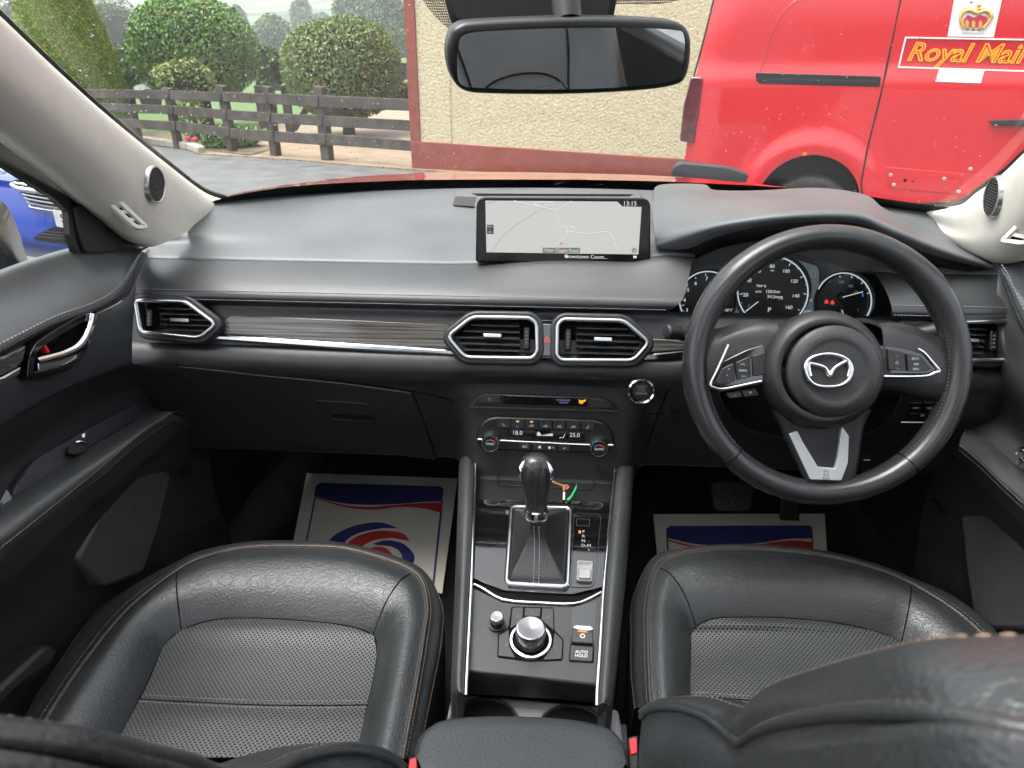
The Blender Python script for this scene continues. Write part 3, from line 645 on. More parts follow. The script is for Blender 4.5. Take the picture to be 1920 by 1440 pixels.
# windscreen
def ws(s, t):                    # s -1..1 across, t 0..1 upwards
    x = s*(.80-.05*t); return V(x, (1.66-.50*s*s)*(1-t)+(.60-.22*s*s)*t+.03*math.sin(math.pi*t), 1.14+.58*t)
scr = thing('windscreen', 'wide curved windscreen speckled with rain drops', 'windscreen', ws(0, 0))
rows = [[ws(-1+i/12, j/10) for i in range(25)] for j in range(11)]
loft('pane', rows, M['glass'], scr, su=1, sv=1, sharp=180)
dropm, nt, b = nodes('water_drop'); b.inputs['Transmission Weight'].default_value = 1; b.inputs['IOR'].default_value = 1.33; b.inputs['Roughness'].default_value = .02; b.inputs['Base Color'].default_value = (1,1,1,1)
verts = []; faces = []
for i in range(3800):
    s, t = random.uniform(-.95, .95), random.uniform(.02, .97)
    if random.random() > (.95 if s < -.25 else .45): continue
    p = ws(s, t); n = (ws(s+.01, t)-p).cross(ws(s, t+.01)-p).normalized(); n = -n if n.y < 0 else n
    a = n.orthogonal().normalized(); c = n.cross(a); r = min(.0017, random.lognormvariate(-7.0, .40)); k = len(verts)
    for j in range(6): verts.append(p+n*.0004+(a*math.cos(j*1.047)+c*math.sin(j*1.047))*r)
    for j in range(6): verts.append(p+n*(.0004+r*.42)+(a*math.cos(j*1.047)+c*math.sin(j*1.047))*r*.62)
    verts.append(p+n*(.0004+r*.55))
    for j in range(6): faces += [(k+j, k+(j+1)%6, k+6+(j+1)%6, k+6+j), (k+6+j, k+6+(j+1)%6, k+12)]
dr = mesh('rain_drops', verts, faces, dropm, scr, sharp=180); dr['kind'] = 'stuff'
def fritmat():
    m = bpy.data.materials.new('dotted_frit'); m.use_nodes = True; nt = m.node_tree; b = nt.nodes['Principled BSDF']; b.inputs['Base Color'].default_value = (.01,.01,.01,1)
    v = coords(nt, (1/.0028, 1/.0028, 1/.0028)); f = nt.nodes.new('ShaderNodeVectorMath'); f.operation = 'FRACTION'; nt.links.new(v, f.inputs[0])
    d = nt.nodes.new('ShaderNodeVectorMath'); d.operation = 'DISTANCE'; d.inputs[1].default_value = (.5,.5,.5); nt.links.new(f.outputs[0], d.inputs[0])
    l = nt.nodes.new('ShaderNodeMath'); l.operation = 'LESS_THAN'; l.inputs[1].default_value = .52; nt.links.new(d.outputs['Value'], l.inputs[0]); nt.links.new(l.outputs[0], b.inputs['Alpha']); return m
def onglass(px, py, off=.004):   # where a sight line meets the pane
    r = ray(px, py); lo, hi = .3, 3.0
    def g(t):
        q = CP+r*t; tt = (q.z-1.14)/.58; s = q.x/(.80-.05*tt); return q.y-((1.66-.50*s*s)*(1-tt)+(.60-.22*s*s)*tt+.03*math.sin(math.pi*tt))
    for _ in range(40):
        m = (lo+hi)/2
        if g(m) > 0: hi = m
        else: lo = m
    return CP+r*(lo-off)
frit = [[onglass(x, y) for x, y in R] for R in (((780,-40), (790,-5), (815,30), (850,58), (900,62)), ((850,-40), (860,-10), (880,20), (900,40), (930,44)))]
fm = fritmat()
bk_ = [(300,402), (370,386), (441,366), (525,352), (619,344), (712,340), (806,337), (994,336.5), (1130,337.5), (1240,340), (1330,344), (1450,350), (1560,360), (1640,370), (1704,379), (1771,388), (1840,398)]
loft('black_edge', [[onglass(x, y, .006) for x, y in bk_], [onglass(x, y+26, .006) for x, y in bk_]], simple('black_frit', .006, .3), scr, su=3, sv=1, sharp=180)
loft('frit_band', frit, fm, scr, su=3, sv=2, sharp=180)
frit = [[onglass(x, y) for x, y in R] for R in (((1100,-40), (1160,-40), (1240,-40), (1320,-40)), ((1110,8), (1165,8), (1235,8), (1310,-8)))]
loft('frit_band', frit, fm, scr, su=3, sv=2, sharp=180)
# ---- windscreen pillars
def pillar(label, G, Mid, R, XG, XM, XR, side, spk, vent, nrm):
    t = thing('pillar_trim', label, 'pillar trim', at(*R[5], X=XR[5]))
    g = rowX(G, XG); m = rowX(Mid, XM); r = rowX(R, XR)
    g0 = [p+V(side*.03, .03, 0) for p in g]; r0 = [p+V(side*.04, .02, 0) for p in r]
    gm = [a.lerp(b, .35)+V(-side*.012, -.008, .004) for a, b in zip(g, m)]
    mr = [a.lerp(b, .55)+V(-side*.008, -.006, 0) for a, b in zip(m, r)]
    loft('cover', [g0, g, gm, m, mr, r, r0], M['cream'], t, su=6, sv=4, sharp=180)
    tube('glass_seal', [p+V(side*.012, .012, .006) for p in g], .005, M['black'], t, sub=6, seg=6)
    c, rw, X = spk                                               # round tweeter, flush with the cover
    RW = [g0, g, gm, m, mr, r, r0]; G_ = [loftline(RW, 1+q*.125, 6, 8) for q in range(25)]; best = None
    for i in range(1, 24):
        for j in range(1, len(G_[0])-1):
            d = G_[i][j]-CP; w = d.dot(cF); e = (960+F0*d.dot(cR)/w-c[0])**2+(720-F0*d.dot(cU)/w-c[1])**2
            if best is None or e < best[0]: best = (e, i, j)
    _, i, j = best; nn = (G_[min(24, i+2)][j]-G_[max(0, i-2)][j]).cross(G_[i][min(j+2, len(G_[0])-1)]-G_[i][max(0, j-2)]).normalized(); nn = nn if nn.dot(CP-G_[i][j]) > 0 else -nn
    Fs = Fr(G_[i][j]+nn*X, V(0,0,1).cross(nn), V(0,0,1), nn)
    sp = lathe('tweeter', Fs, 0, 0, [(rw*.86, -.001), (rw*.87, .003), (rw*.91, .004), (rw*.97, .0028), (rw*1.02, -.005)], M['satin'], t, seg=44)
    lathe('tweeter_mesh', Fs, 0, 0, [(.0005, .0015), (rw*.88, .0005)], M['hard'], sp, seg=36)
    for i in range(13):
        y = (i-6)*rw*.13; w = math.sqrt(max(0, (rw*.85)**2-y*y))
        if w > .002: tube('mesh_rib', [Fs.loc(-w, y, .0022), Fs.loc(0, y, .003), Fs.loc(w, y, .0022)], rw*.035, M['plastic'], sp, seg=5)
    return t
pl = pillar('beige passenger-side windscreen pillar trim with round tweeter and side vent',
    [(-80,-45),(0,30),(100,125),(200,215),(310,305),(385,362),(432,379)], [(-80,60),(0,125),(100,205),(195,290),(275,362),(325,405),(375,420)], [(-80,185),(0,242),(90,312),(160,372),(215,418),(255,452),(285,463)],
    [-.575,-.60,-.625,-.64,-.655,-.66,-.655], [-.55,-.57,-.595,-.615,-.63,-.64,-.645], [-.60,-.625,-.645,-.66,-.665,-.665,-.66], -1, ((289,350), .0290, .002), None, V(.95,-.10,.28))
pr = pillar('beige driver-side windscreen pillar trim with round tweeter',
    [(2060,150),(1980,230),(1920,287),(1875,330),(1830,362),(1790,388),(1706,394)], [(2050,260),(1985,320),(1940,360),(1900,395),(1855,425),(1790,430),(1709,397)], [(2060,370),(2010,415),(1965,450),(1905,487),(1858,491),(1790,459),(1712,399)],
    [.60,.62,.635,.65,.66,.66,.655], [.57,.59,.605,.62,.635,.645,.65], [.62,.64,.655,.665,.665,.66,.654], 1, ((1868,368), .0300, .002), None, V(-.95,-.10,.28))
def sidevent(par, fr, pix, nsl):
    uv = roundpoly(ccw(fr.UV(pix)), .008)
    rg = ringprism('side_vent', fr, uv, .006, -.004, .006, M['cream'], par, bevel=.0015); inn = inset(uv, .006)
    prism('vent_well', fr, inn, -.006, -.002, M['void'], rg)
    us = [p[0] for p in inn]; v_ = [p[1] for p in inn]
    for i in range(nsl):
        f = (i+.7)/nsl; A = Vector(fr.uv(*pix[0])).lerp(Vector(fr.uv(*pix[3])), f); B = Vector(fr.uv(*pix[1])).lerp(Vector(fr.uv(*pix[2])), f); A, B = A.lerp(B, .12), B.lerp(A, .12)
        d = (B-A).normalized(); n = Vector((-d.y, d.x))*.0024
        prism('slat', fr, [tuple(A-n), tuple(B-n), tuple(B+n), tuple(A+n)], -.003, .003, M['cream'], rg)
vn = V(.80,-.52,.30).normalized()
sidevent(pl, Fr(at(232, 402, X=-.640), V(0,0,1).cross(vn), V(0,0,1), vn), [(186,371), (222,374), (279,428), (254,432)], 4)
vn = V(-.80,-.52,.30).normalized()
sidevent(pr, Fr(at(1905, 440, X=.630), V(0,0,1).cross(vn), V(0,0,1), vn), [(1930,400), (1965,420), (1925,462), (1874,455)], 4)
# ---- passenger door
M['pocket'] = simple('pocket_lit_plastic', (.040, .042, .042), .5, bump=.4, bs=500)  # light from above is put into this paler base colour
DX = Fr(V(-.70, 0, 0), V(0,1,0), V(0,0,1))
dl = thing('passenger_door', 'black leather-trimmed passenger door with wood strip and chrome handle', 'car door', V(-.7, .7, .5))
DL = M['dash']
pprism('window_frame', DX, [(-120,155), (0,238), (90,309), (165,370), (225,421), (282,464), (262,474), (150,476), (140,440), (134,392), (104,364), (0,300), (-120,222)], -.007, .0, M['plastic'], dl, bevel=.003)
pprism('window_seal', DX, [(-120,214), (0,294), (104,360), (139,388), (142,440), (152,474), (142,474), (131,440), (127,396), (100,371), (0,307), (-120,230)], -.006, .003, M['black'], dl, rnd=.002)
pprism('sail_panel', DX, [(140,388), (152,381), (196,420), (262,462), (256,472), (160,474), (150,440)], -.01, .008, M['hard'], dl, rnd=.01, bevel=.006)
mesh('window_pane', [DX.hit(x, y, -.0035) for x, y in ((-400,30), (-120,226), (0,303), (102,367), (131,394), (138,440), (146,474), (0,530), (-400,660))], [tuple(range(9))], M['glass'], dl, smooth=False)
pad = [rowX([(-100,548),(0,506),(70,482),(140,463),(205,458),(262,456)], -.718), rowX([(-100,558),(0,516),(70,491),(140,471),(205,464),(262,461)], -.705), rowX([(-100,600),(0,562),(80,530),(150,497),(215,475),(268,463)], -.692),
       rowX([(-100,655),(0,610),(90,570),(170,535),(225,503),(266,467)], -.668), rowX([(-100,700),(0,649),(100,599),(178,571),(223,541),(266,471)], -.655), rowX([(-100,714),(0,661),(100,611),(184,580),(234,546),(273,474)], -.657), rowX([(-100,722),(0,668),(100,617),(188,585),(240,550),(277,478)], -.668)]
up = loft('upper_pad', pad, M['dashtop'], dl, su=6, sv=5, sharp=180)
stitches('stitching', [p+V(.0015,0,.0012) for p in rowX([(-60,676),(0,646),(100,596),(176,568),(221,538),(263,473)], -.656)], M['gstitch'], up, .0065, .7, .0011)
stitches('stitching', [p+V(.0015,0,.0002) for p in rowX([(-60,688),(0,657),(100,607),(182,577),(230,545),(270,475)], -.655)], M['dstitch'], up, .0065, .7, .0010)
mid = [rowX([(-100,722),(0,668),(100,617),(190,585),(236,556),(266,484)], -.668), rowX([(-100,740),(0,690),(100,640),(186,608),(232,575),(256,530)], -.664), rowX([(-100,800),(0,750),(100,690),(180,655),(226,632),(249,612)], -.658), rowX([(-100,845),(0,792),(100,735),(175,703),(224,684),(248,676)], -.660), rowX([(-100,856),(0,801),(100,741),(178,708),(228,689),(256,682)], -.668)]
mp_ = loft('middle_panel', mid, DL, dl, su=6, sv=5, sharp=180)
low = [rowX([(-100,856),(0,801),(100,741),(178,708),(228,689),(256,682)], -.668), rowX([(-100,930),(0,870),(100,800),(180,755),(250,722),(300,705)], -.690), rowX([(-100,1000),(0,930),(90,868),(170,818),(240,778),(296,762)], -.684)]
loft('pull_recess', low, M['plastic'], dl, su=6, sv=5, sharp=180)
arm = [rowX([(-100,1000),(0,930),(90,868),(170,818),(240,778),(296,762)], -.684), rowX([(-100,1020),(0,950),(95,886),(176,834),(248,792),(300,771)], -.660), rowX([(-100,1045),(0,972),(100,902),(186,845),(260,797),(314,771)], -.630), rowX([(-100,1070),(0,1000),(100,925),(190,860),(265,805),(320,772)], -.612), rowX([(-100,1100),(0,1032),(100,953),(190,880),(262,818),(324,776)], -.606), rowX([(-100,1125),(0,1055),(98,974),(188,898),(264,832),(334,782)], -.612), rowX([(-100,1170),(0,1100),(90,1022),(180,938),(270,862),(350,800)], -.632)]
ar = loft('armrest', arm, M['padleather'], dl, su=6, sv=4, sharp=180)
for dy, dx, mt in ((-4, .0015, 'stitch'), (6, .001, 'dstitch'), (12, .001, 'stitch')):
    stitches('stitching', [p+V(dx+.0008,0,.0005) for p in rowX([(-60,1072+dy),(0,1030+dy),(100,951+dy),(190,878+dy),(262,816+dy),(326,776+dy),(352,790+dy)], -.6065-.0004*abs(dy))], M[mt], ar, .0055, .68, .0007)
lowr = [arm[-1], rowX([(-100,1250),(0,1180),(100,1095),(200,985),(280,895),(385,830)], -.662), rowX([(-100,1420),(0,1360),(100,1290),(200,1200),(300,1090),(405,930)], -.672), rowX([(-100,1600),(0,1560),(120,1500),(230,1400),(340,1200),(430,1000)], -.68), rowX([(-100,1760),(0,1720),(120,1640),(240,1520),(360,1320),(450,1080)], -.69)]
loft('lower_panel', lowr, M['plastic'], dl, su=6, sv=4, sharp=180)
DP = Fr(V(-.650,0,.75), V(0,1,-.05), V(0,.02,1), V(1,.0,.12))
pprism('pocket_panel', DP, [(236,893), (322,884), (328,892), (306,985), (276,1075), (205,1100), (150,1045), (195,960)], -.03, .006, M['pocket'], dl, rnd=.012, bevel=.006)
pprism('bottle_holder', DP, [(-40,1330), (95,1208), (118,1212), (104,1245), (40,1290), (-30,1365)], -.02, .02, M['hard'], dl, rnd=.01, bevel=.006)
sb = pprism('speaker_badge', DP, [(344,883), (363,869), (368,876), (349,892)], .0, .008, M['satin'], dl)
pprism('badge_face', DP, [(347,883), (362,873), (365,877), (350,888)], .008, .0085, M['black'], sb)
# switch pod, handle, trim strip
DS = Fr(at(140, 850, X=-.668), V(0,1,-.02), V(-.3,0,1), V(.86,-.05,.5))
pod = pprism('switch_pod', DS, [(14,925), (60,862), (170,800), (262,752), (270,762), (262,784), (160,845), (90,900), (20,955)], -.02, .006, simple('pod_plastic', (.010,.010,.014), .42), dl, rnd=.012, bevel=.006)
sw = pprism('window_switch', DS, [(130,835), (150,822), (170,822), (165,842), (145,853), (128,850)], .006, .014, M['black'], pod, rnd=.003, bevel=.002)
tube('switch_edge', [DS.hit(142,829,.0145), DS.hit(152,827,.016), DS.hit(165,832,.0145)], .0016, M['chrome'], sw, seg=6)
pprism('switch_mark', DS, [(156,813), (162,811), (160,819), (157,819)], .0075, .008, M['lwhite'], pod)
pprism('grab_cup', DS, [(-20,965), (6,918), (28,957), (10,975)], .0, .012, M['piano'], dl, rnd=.004, bevel=.003)
DH = Fr(at(110, 640, X=-.652), V(0,1,0), V(-.06,0,1), V(1,-.05,.06))
hb_uv = roundpoly(ccw(DH.UV([(38,714), (44,668), (58,643), (100,617), (140,596), (180,581), (178,610), (163,650), (145,681), (118,696), (90,704), (60,711)])), .008)
hb2 = ringprism('handle_bezel', DH, hb_uv, .009, -.010, .005, M['piano'], dl, bevel=.002)
prism('handle_cup', DH, inset(hb_uv, .0085), -.012, -.007, M['void'], hb2)
lv = tube('door_lever', [DH.hit(x, y, .004) for x, y in ((175,590), (170,612), (160,634), (145,652), (122,664), (98,671), (70,678))], lambda t: .0068-.002*abs(t-.4), M['chrome'], dl, sub=6, seg=10, up=DH.n, flat=.6)
pprism('lever_base', DH, [(68,680), (100,673), (130,668), (152,656), (146,672), (110,690), (70,697)], -.004, .003, M['chrome'], lv, rnd=.003, bevel=.0015)
pprism('lock_flag', DH, [(76,640), (79,638), (92,658), (88,662)], -.006, .002, M['red_plastic'], lv)
pprism('wood_strip', DH, [(-100,730), (-100,700), (0,669), (46,648), (41,670), (36,684), (0,703)], -.006, .004, M['wood'], dl, bevel=.002)
pprism('metal_strip', DH, [(-100,750), (-100,733), (0,706), (36,687), (33,702), (0,722)], -.006, .007, M['satin'], dl, bevel=.002)
box('door_rear', V(-.74,.20,.83), .06, .9, .68, M['plastic'], dl, bevel=.02)  # unseen box, added so both sides of the cabin are lit alike
# wing mirror outside
wm = thing('wing_mirror', 'dark passenger-side wing mirror housing beaded with rain outside the window', 'mirror', at(10, 500, X=-.85))
wr = [rowX([(-140,360), (-60,362), (-5,372), (18,395), (34,430), (46,470), (58,500)], -.86), rowX([(-140,420), (-70,418), (-20,425), (0,440), (18,462), (36,490), (54,505)], -.80), rowX([(-140,540), (-60,530), (-20,525), (5,520), (22,517), (40,512), (60,506)], -.81)]
loft('housing', wr, simple('mirror_housing', (.028,.032,.034), .35, coat=.5, bump=.6, bs=250, dist=.002), wm, su=5, sv=5, sharp=180)
tube('lower_trim', rowX([(-60,545), (0,520), (40,506), (66,494)], -.80), .006, M['satin'], wm, sub=4)
# ---- driver door
dr_ = thing('driver_door', 'black driver door trim with stitched pad and armrest at the photo edge', 'car door', V(.7, .7, .5))
pd = [rowX([(1862,486),(1884,482),(1905,480),(1960,494),(2050,530)], .715), rowX([(1866,491),(1885,488),(1905,488),(1960,505),(2050,550)], .695), rowX([(1873,498),(1891,505),(1913,530),(1955,590),(2040,680)], .668), rowX([(1876,503),(1890,527),(1905,562),(1928,607),(2000,720)], .655), rowX([(1872,510),(1884,540),(1897,580),(1918,625),(1990,740)], .668)]
u2 = loft('upper_pad', pd, M['dashtop'], dr_, su=6, sv=5, sharp=180)
stitches('stitching', [p+V(-.0012,0,.0015) for p in rowX([(1879,498),(1894,522),(1909,558),(1932,603),(1980,680)], .656)], M['gstitch'], u2, .0065, .7, .0011)
stitches('stitching', [p+V(-.0015,0,.0) for p in rowX([(1875,506),(1887,532),(1901,569),(1922,614),(1970,690)], .657)], M['dstitch'], u2, .0065, .7, .001)
md = [pd[-1], rowX([(1868,560),(1878,600),(1890,640),(1922,690),(2000,790)], .66), rowX([(1866,640),(1878,680),(1892,715),(1932,770),(2010,850)], .658), rowX([(1835,740),(1860,765),(1890,795),(1935,840),(2020,915)], .69), rowX([(1812,800),(1848,822),(1890,858),(1938,900),(2030,985)], .665)]
loft('middle_panel', md, DL, dr_, su=6, sv=5, sharp=180)
am = [md[-1], rowX([(1806,812),(1846,836),(1888,872),(1938,916),(2030,1003)], .635), rowX([(1800,826),(1842,856),(1885,896),(1937,942),(2030,1030)], .618), rowX([(1798,838),(1838,872),(1883,916),(1935,964),(2030,1055)], .612), rowX([(1785,850),(1822,892),(1868,938),(1925,990),(2020,1082)], .63)]
a2 = loft('armrest', am, M['padleather'], dr_, su=6, sv=4, sharp=180)
for dy, mt in ((-3, 'stitch'), (7, 'dstitch')):
    stitches('stitching', [p+V(-.001,0,.0008) for p in rowX([(1800,838+dy),(1840,872+dy),(1885,916+dy),(1937,964+dy),(1990,1013+dy)], .6115)], M[mt], a2, .0055, .68, .0007)
lw2 = [am[-1], rowX([(1740,915),(1785,960),(1845,1010),(1920,1075),(2020,1180)], .665), rowX([(1715,1050),(1775,1150),(1850,1250),(1940,1330),(2040,1400)], .675), rowX([(1690,1200),(1760,1320),(1850,1420),(1940,1480),(2040,1520)], .69)]
loft('lower_panel', lw2, M['plastic'], dr_, su=6, sv=4, sharp=180)
box('door_rear', V(.74,.17,.83), .06, .9, .68, M['plastic'], dr_, bevel=.02)
DP2 = Fr(V(.652,0,.75), V(0,-1,.0), V(0,0,1), V(-1,0,.12))
pprism('pocket_panel', DP2, [(1799,966), (1874,966), (1930,1020), (1960,1180), (1828,1180), (1812,1080)], -.03, .006, M['pocket'], dr_, rnd=.012, bevel=.006)
sb = pprism('speaker_badge', DP2, [(1743,938), (1748,934), (1767,958), (1763,966)], 0, .008, M['satin'], dr_)
pprism('badge_face', DP2, [(1746,940), (1748,938), (1764,959), (1762,962)], .008, .0085, M['black'], sb)
for q in (((1908,850), (1916,842), (1926,852)), ((1909,868), (1917,862), (1926,870))):
    tube('window_switch', rowX(q, .655), .004, M['chrome'], dr_, sub=3, seg=6)
# ---- rear-view mirror and the sensor housing above it
mo = at(1070, 108, Y=.80); tgt = V(.47, .20, 1.16)
mn = ((CP-mo).normalized()+(tgt-mo).normalized()).normalized()
MR = Fr(mo, V(0,0,1).cross(mn), V(0,0,1), mn)
mir = thing('rear_view_mirror', 'frameless-glass black rear-view mirror reflecting the grey rear seat', 'mirror', mo)
outer = [(840,104),(846,65),(862,48),(898,41),(1054,34),(1151,34),(1237,38),(1278,45),(1296,65),(1298,104),(1289,146),(1263,163),(1185,173),(1054,179),(924,178),(872,172),(849,146)]
inner = [(857,125),(859,91),(872,64),(950,56.5),(1054,53),(1185,52),(1263,56),(1281,65),(1282,104),(1273,138),(1250,154),(1159,163.5),(1028,167.5),(911,165),(864,158)]
def spl2(pix, n=4): return [(p.x, p.y) for p in spline([Vector((x, y, 0)) for x, y in pix], n, True)]
ou = ccw(MR.UV(spl2(outer)))
prism('housing', MR, ou, -.03, .0, M['black'], mir, bevel=.007, seg=4)
mg, nt, b = nodes('mirror_glass'); b.inputs['Base Color'].default_value = (.9,.92,.92,1); b.inputs['Metallic'].default_value = 1; b.inputs['Roughness'].default_value = .015
prism('mirror_glass', MR, ccw(MR.UV(spl2(inner))), -.001, .0012, mg, mir)
tube('stalk', [MR.loc(.0, .03, -.02), MR.loc(0, .07, -.05), MR.loc(0, .10, -.07)], .016, M['black'], mir, seg=12)
SH = Fr(at(1000, 10, Y=.90), V(1,0,0), V(0,.35,1), V(0,-1,.35))
sh = pprism('sensor_housing', SH, [(820,-110), (1172,-110), (1153,20), (1146,40), (870,52), (846,40), (832,0)], -.03, .02, simple('matt_black', .006, .8, spec=.2), None, rnd=.02, bevel=.012)
tag(sh, 'black sensor housing above the rear-view mirror', 'housing')
# ---- unseen roof lining, added to shade the dash; its opening lights the seats
zt = 1.70; ro = [(-.72,.56), (.72,.56), (.72,-1.35), (-.72,-1.35)]; ri = [(-.38,.30), (.38,.30), (.38,-.50), (-.38,-.50)]
rv = [V(x, y, zt+.02-.03*abs(x)) for x, y in ro]+[V(x, y, zt) for x, y in ri]
rf = mesh('roof_lining', rv+[v+V(0,0,.03) for v in rv], [(0,1,5,4), (1,2,6,5), (2,3,7,6), (3,0,4,7), (8,12,13,9), (9,13,14,10), (10,14,15,11), (11,15,12,8), (4,5,13,12), (5,6,14,13), (6,7,15,14), (7,4,12,15)], M['cream'], None, smooth=False); tag(rf, 'unseen pale roof lining with an opening added to light the seats', 'roof lining')
# ---- paper floor mats
M['paper'] = simple('mat_paper', (.80, .75, .64), .8, var=.12, vs=5, bump=.5, bs=14, dist=.012); M['navy'] = simple('navy_print', (.035, .04, .20), .7, var=.08); M['matred'] = simple('red_print_ink', (.62, .035, .035), .7, var=.08)
def wig(pts): return [(p.x, p.y) for p in spline([Vector((x, y, 0)) for x, y in pts], 5)]
MZ = Fr(V(0,0,FZ+.012), V(1,0,0), V(0,1,0))
m1 = thing('paper_mat', 'paper floor mat with blue and red swirl print in the passenger footwell', 'floor mat', MZ.hit(700, 1000), 'printed paper mats')
sheet = pprism('sheet', MZ, [(575,887), (858,897), (829,1112), (545,1040)], -.001, .001, M['paper'], m1)
def ink(pix, mat, name='print', lift=.0016, par=None): return pprism(name, MZ, pix, .0008, lift, mat, par)
ink(wig([(589,929), (630,941), (680,946), (740,945), (790,941), (829,940)])+[(832,917), (826,912), (600,905), (592,911)], M['navy'], par=m1)
ink(wig([(590,930), (640,946), (690,950.5), (740,946.5), (790,943), (829,942.5)])+wig([(829,961), (790,952.5), (750,950), (700,955), (645,950), (590,932.5)]), M['matred'], par=m1, lift=.002)
ink([(590,930), (593,930), (569,1050), (566,1050)], M['navy'], par=m1); ink([(827,940), (831,940), (813,1110), (809,1110)], M['navy'], par=m1)
ink(wig([(605,1030), (622,1008), (645,993), (680,982), (717,980), (746,990)])+wig([(717,990), (680,997), (655,1008), (636,1030)]), M['navy'], par=m1)
ink(wig([(640,1030), (665,1008), (700,996), (735,996), (757,1001), (768,1014)])+wig([(735,1008), (705,1012), (685,1020), (670,1032)]), M['matred'], par=m1)
ink(wig([(700,1019), (726,1013), (757,1020), (777,1042), (772,1062)])+wig([(755,1060), (752,1038), (735,1025), (703,1021)]), M['navy'], par=m1)
ink(wig([(680,1034), (700,1026), (722,1027), (738,1042)])+[(735,1060), (680,1050)], M['matred'], par=m1)
m2 = thing('paper_mat', 'paper floor mat with blue and red print under the steering wheel', 'floor mat', MZ.hit(1385, 1010), 'printed paper mats')
pprism('sheet', MZ, [(1225,964), (1546,963), (1556,1120), (1240,1120)], -.001, .001, M['paper'], m2)
ink(wig([(1250,1008), (1300,1019), (1350,1022), (1420,1018), (1480,1010), (1523,1009)])+[(1523,990), (1518,985), (1256,986), (1249,992)], M['navy'], par=m2)
ink(wig([(1250,1011), (1300,1023), (1350,1026.5), (1420,1021), (1480,1013), (1523,1016)])+wig([(1523,1033), (1480,1026), (1430,1028), (1360,1031), (1300,1026), (1250,1013)]), M['matred'], par=m2, lift=.002)
ink([(1249,1000), (1252,1000), (1258,1110), (1255,1110)], M['navy'], par=m2); ink([(1521,1000), (1524,1000), (1528,1110), (1525,1110)], M['navy'], par=m2)
# ---- pedals
PE = Fr(at(1374, 930, Y=1.38), V(1,0,0), V(0,.55,.8))
bp = thing('brake_pedal', 'wide rubber brake pedal with raised cross pattern in the driver footwell', 'pedal', PE.O)
pprism('pad', PE, [(1331,906), (1340,901), (1408,904), (1415,912), (1409,956), (1400,962), (1342,960), (1335,952)], -.012, .0, M['black'], bp, rnd=.01, bevel=.004)
for i in range(6):
    x = 1341+i*11.5
    for j in range(3):
        y = 915+j*15
        for s in (-1, 1):
            a, b = PE.uv(x-4, y-6*s), PE.uv(x+4.5, y+6*s); d = (Vector(b)-Vector(a)).normalized(); n = Vector((-d.y, d.x))*.0011
            prism('tread_rib', PE, [tuple(Vector(a)-n), tuple(Vector(b)-n), tuple(Vector(b)+n), tuple(Vector(a)+n)], 0, .0016, M['hard'], bp)
tube('lever', [PE.hit(1375, 925, -.012), PE.hit(1375, 880, -.12), PE.hit(1380, 820, -.15)], .010, M['black'], bp)
ap = pprism('accelerator_pedal', PE, [(1462,915), (1498,915), (1500,985), (1464,985)], -.012, 0, M['black'], None, rnd=.008, bevel=.004); tag(ap, 'narrow black accelerator pedal beside the wide brake pedal', 'pedal')
# ================================================================== dashboard
dash = thing('dashboard', 'black soft-touch dashboard with wood trim, chrome-ringed vents and wide screen', 'dashboard', V(0, 1.1, .8))
PAD = FrYZ(1.10, 1.118, 1.02, 1.084); VENT = FrYZ(1.03, 1.062, 1.0, .998); LOW = FrYZ(.985, .975, 1.05, .79)
SCR = FrYZ(1.12, 1.226, 1.10, 1.118); CL = FrYZ(1.15, 1.2, 1.11, 1.0)
XL, XR = -.70, .72
def xr(n, a=XL, b=XR): return [a+(b-a)*i/(n-1) for i in range(n)]
def Yb(x): return 1.555-.60*x*x
def bumpc(x): return .014*math.exp(-((x-.07)/.17)**4)+.011*math.exp(-((x-.205)/.055)**4)
def cut(x): return .16/(1+math.exp(-(x-.235)*160))/(1+math.exp((x-.50)*160))
def cr_row(a, b, f, n=61): return [V(x, *f(x)) for x in xr(n, a, b)]
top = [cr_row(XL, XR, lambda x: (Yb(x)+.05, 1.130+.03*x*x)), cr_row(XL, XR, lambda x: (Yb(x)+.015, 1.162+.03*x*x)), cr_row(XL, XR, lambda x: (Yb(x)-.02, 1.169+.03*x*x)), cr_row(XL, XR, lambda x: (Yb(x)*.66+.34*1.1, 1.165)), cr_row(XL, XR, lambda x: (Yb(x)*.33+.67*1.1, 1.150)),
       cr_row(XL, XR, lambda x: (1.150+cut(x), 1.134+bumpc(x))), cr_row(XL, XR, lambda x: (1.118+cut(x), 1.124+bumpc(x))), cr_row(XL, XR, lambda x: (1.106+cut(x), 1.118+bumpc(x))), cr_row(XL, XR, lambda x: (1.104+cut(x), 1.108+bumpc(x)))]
tp = loft('top_pad', top, M['dashtop'], dash, su=2, sv=4, sharp=180)
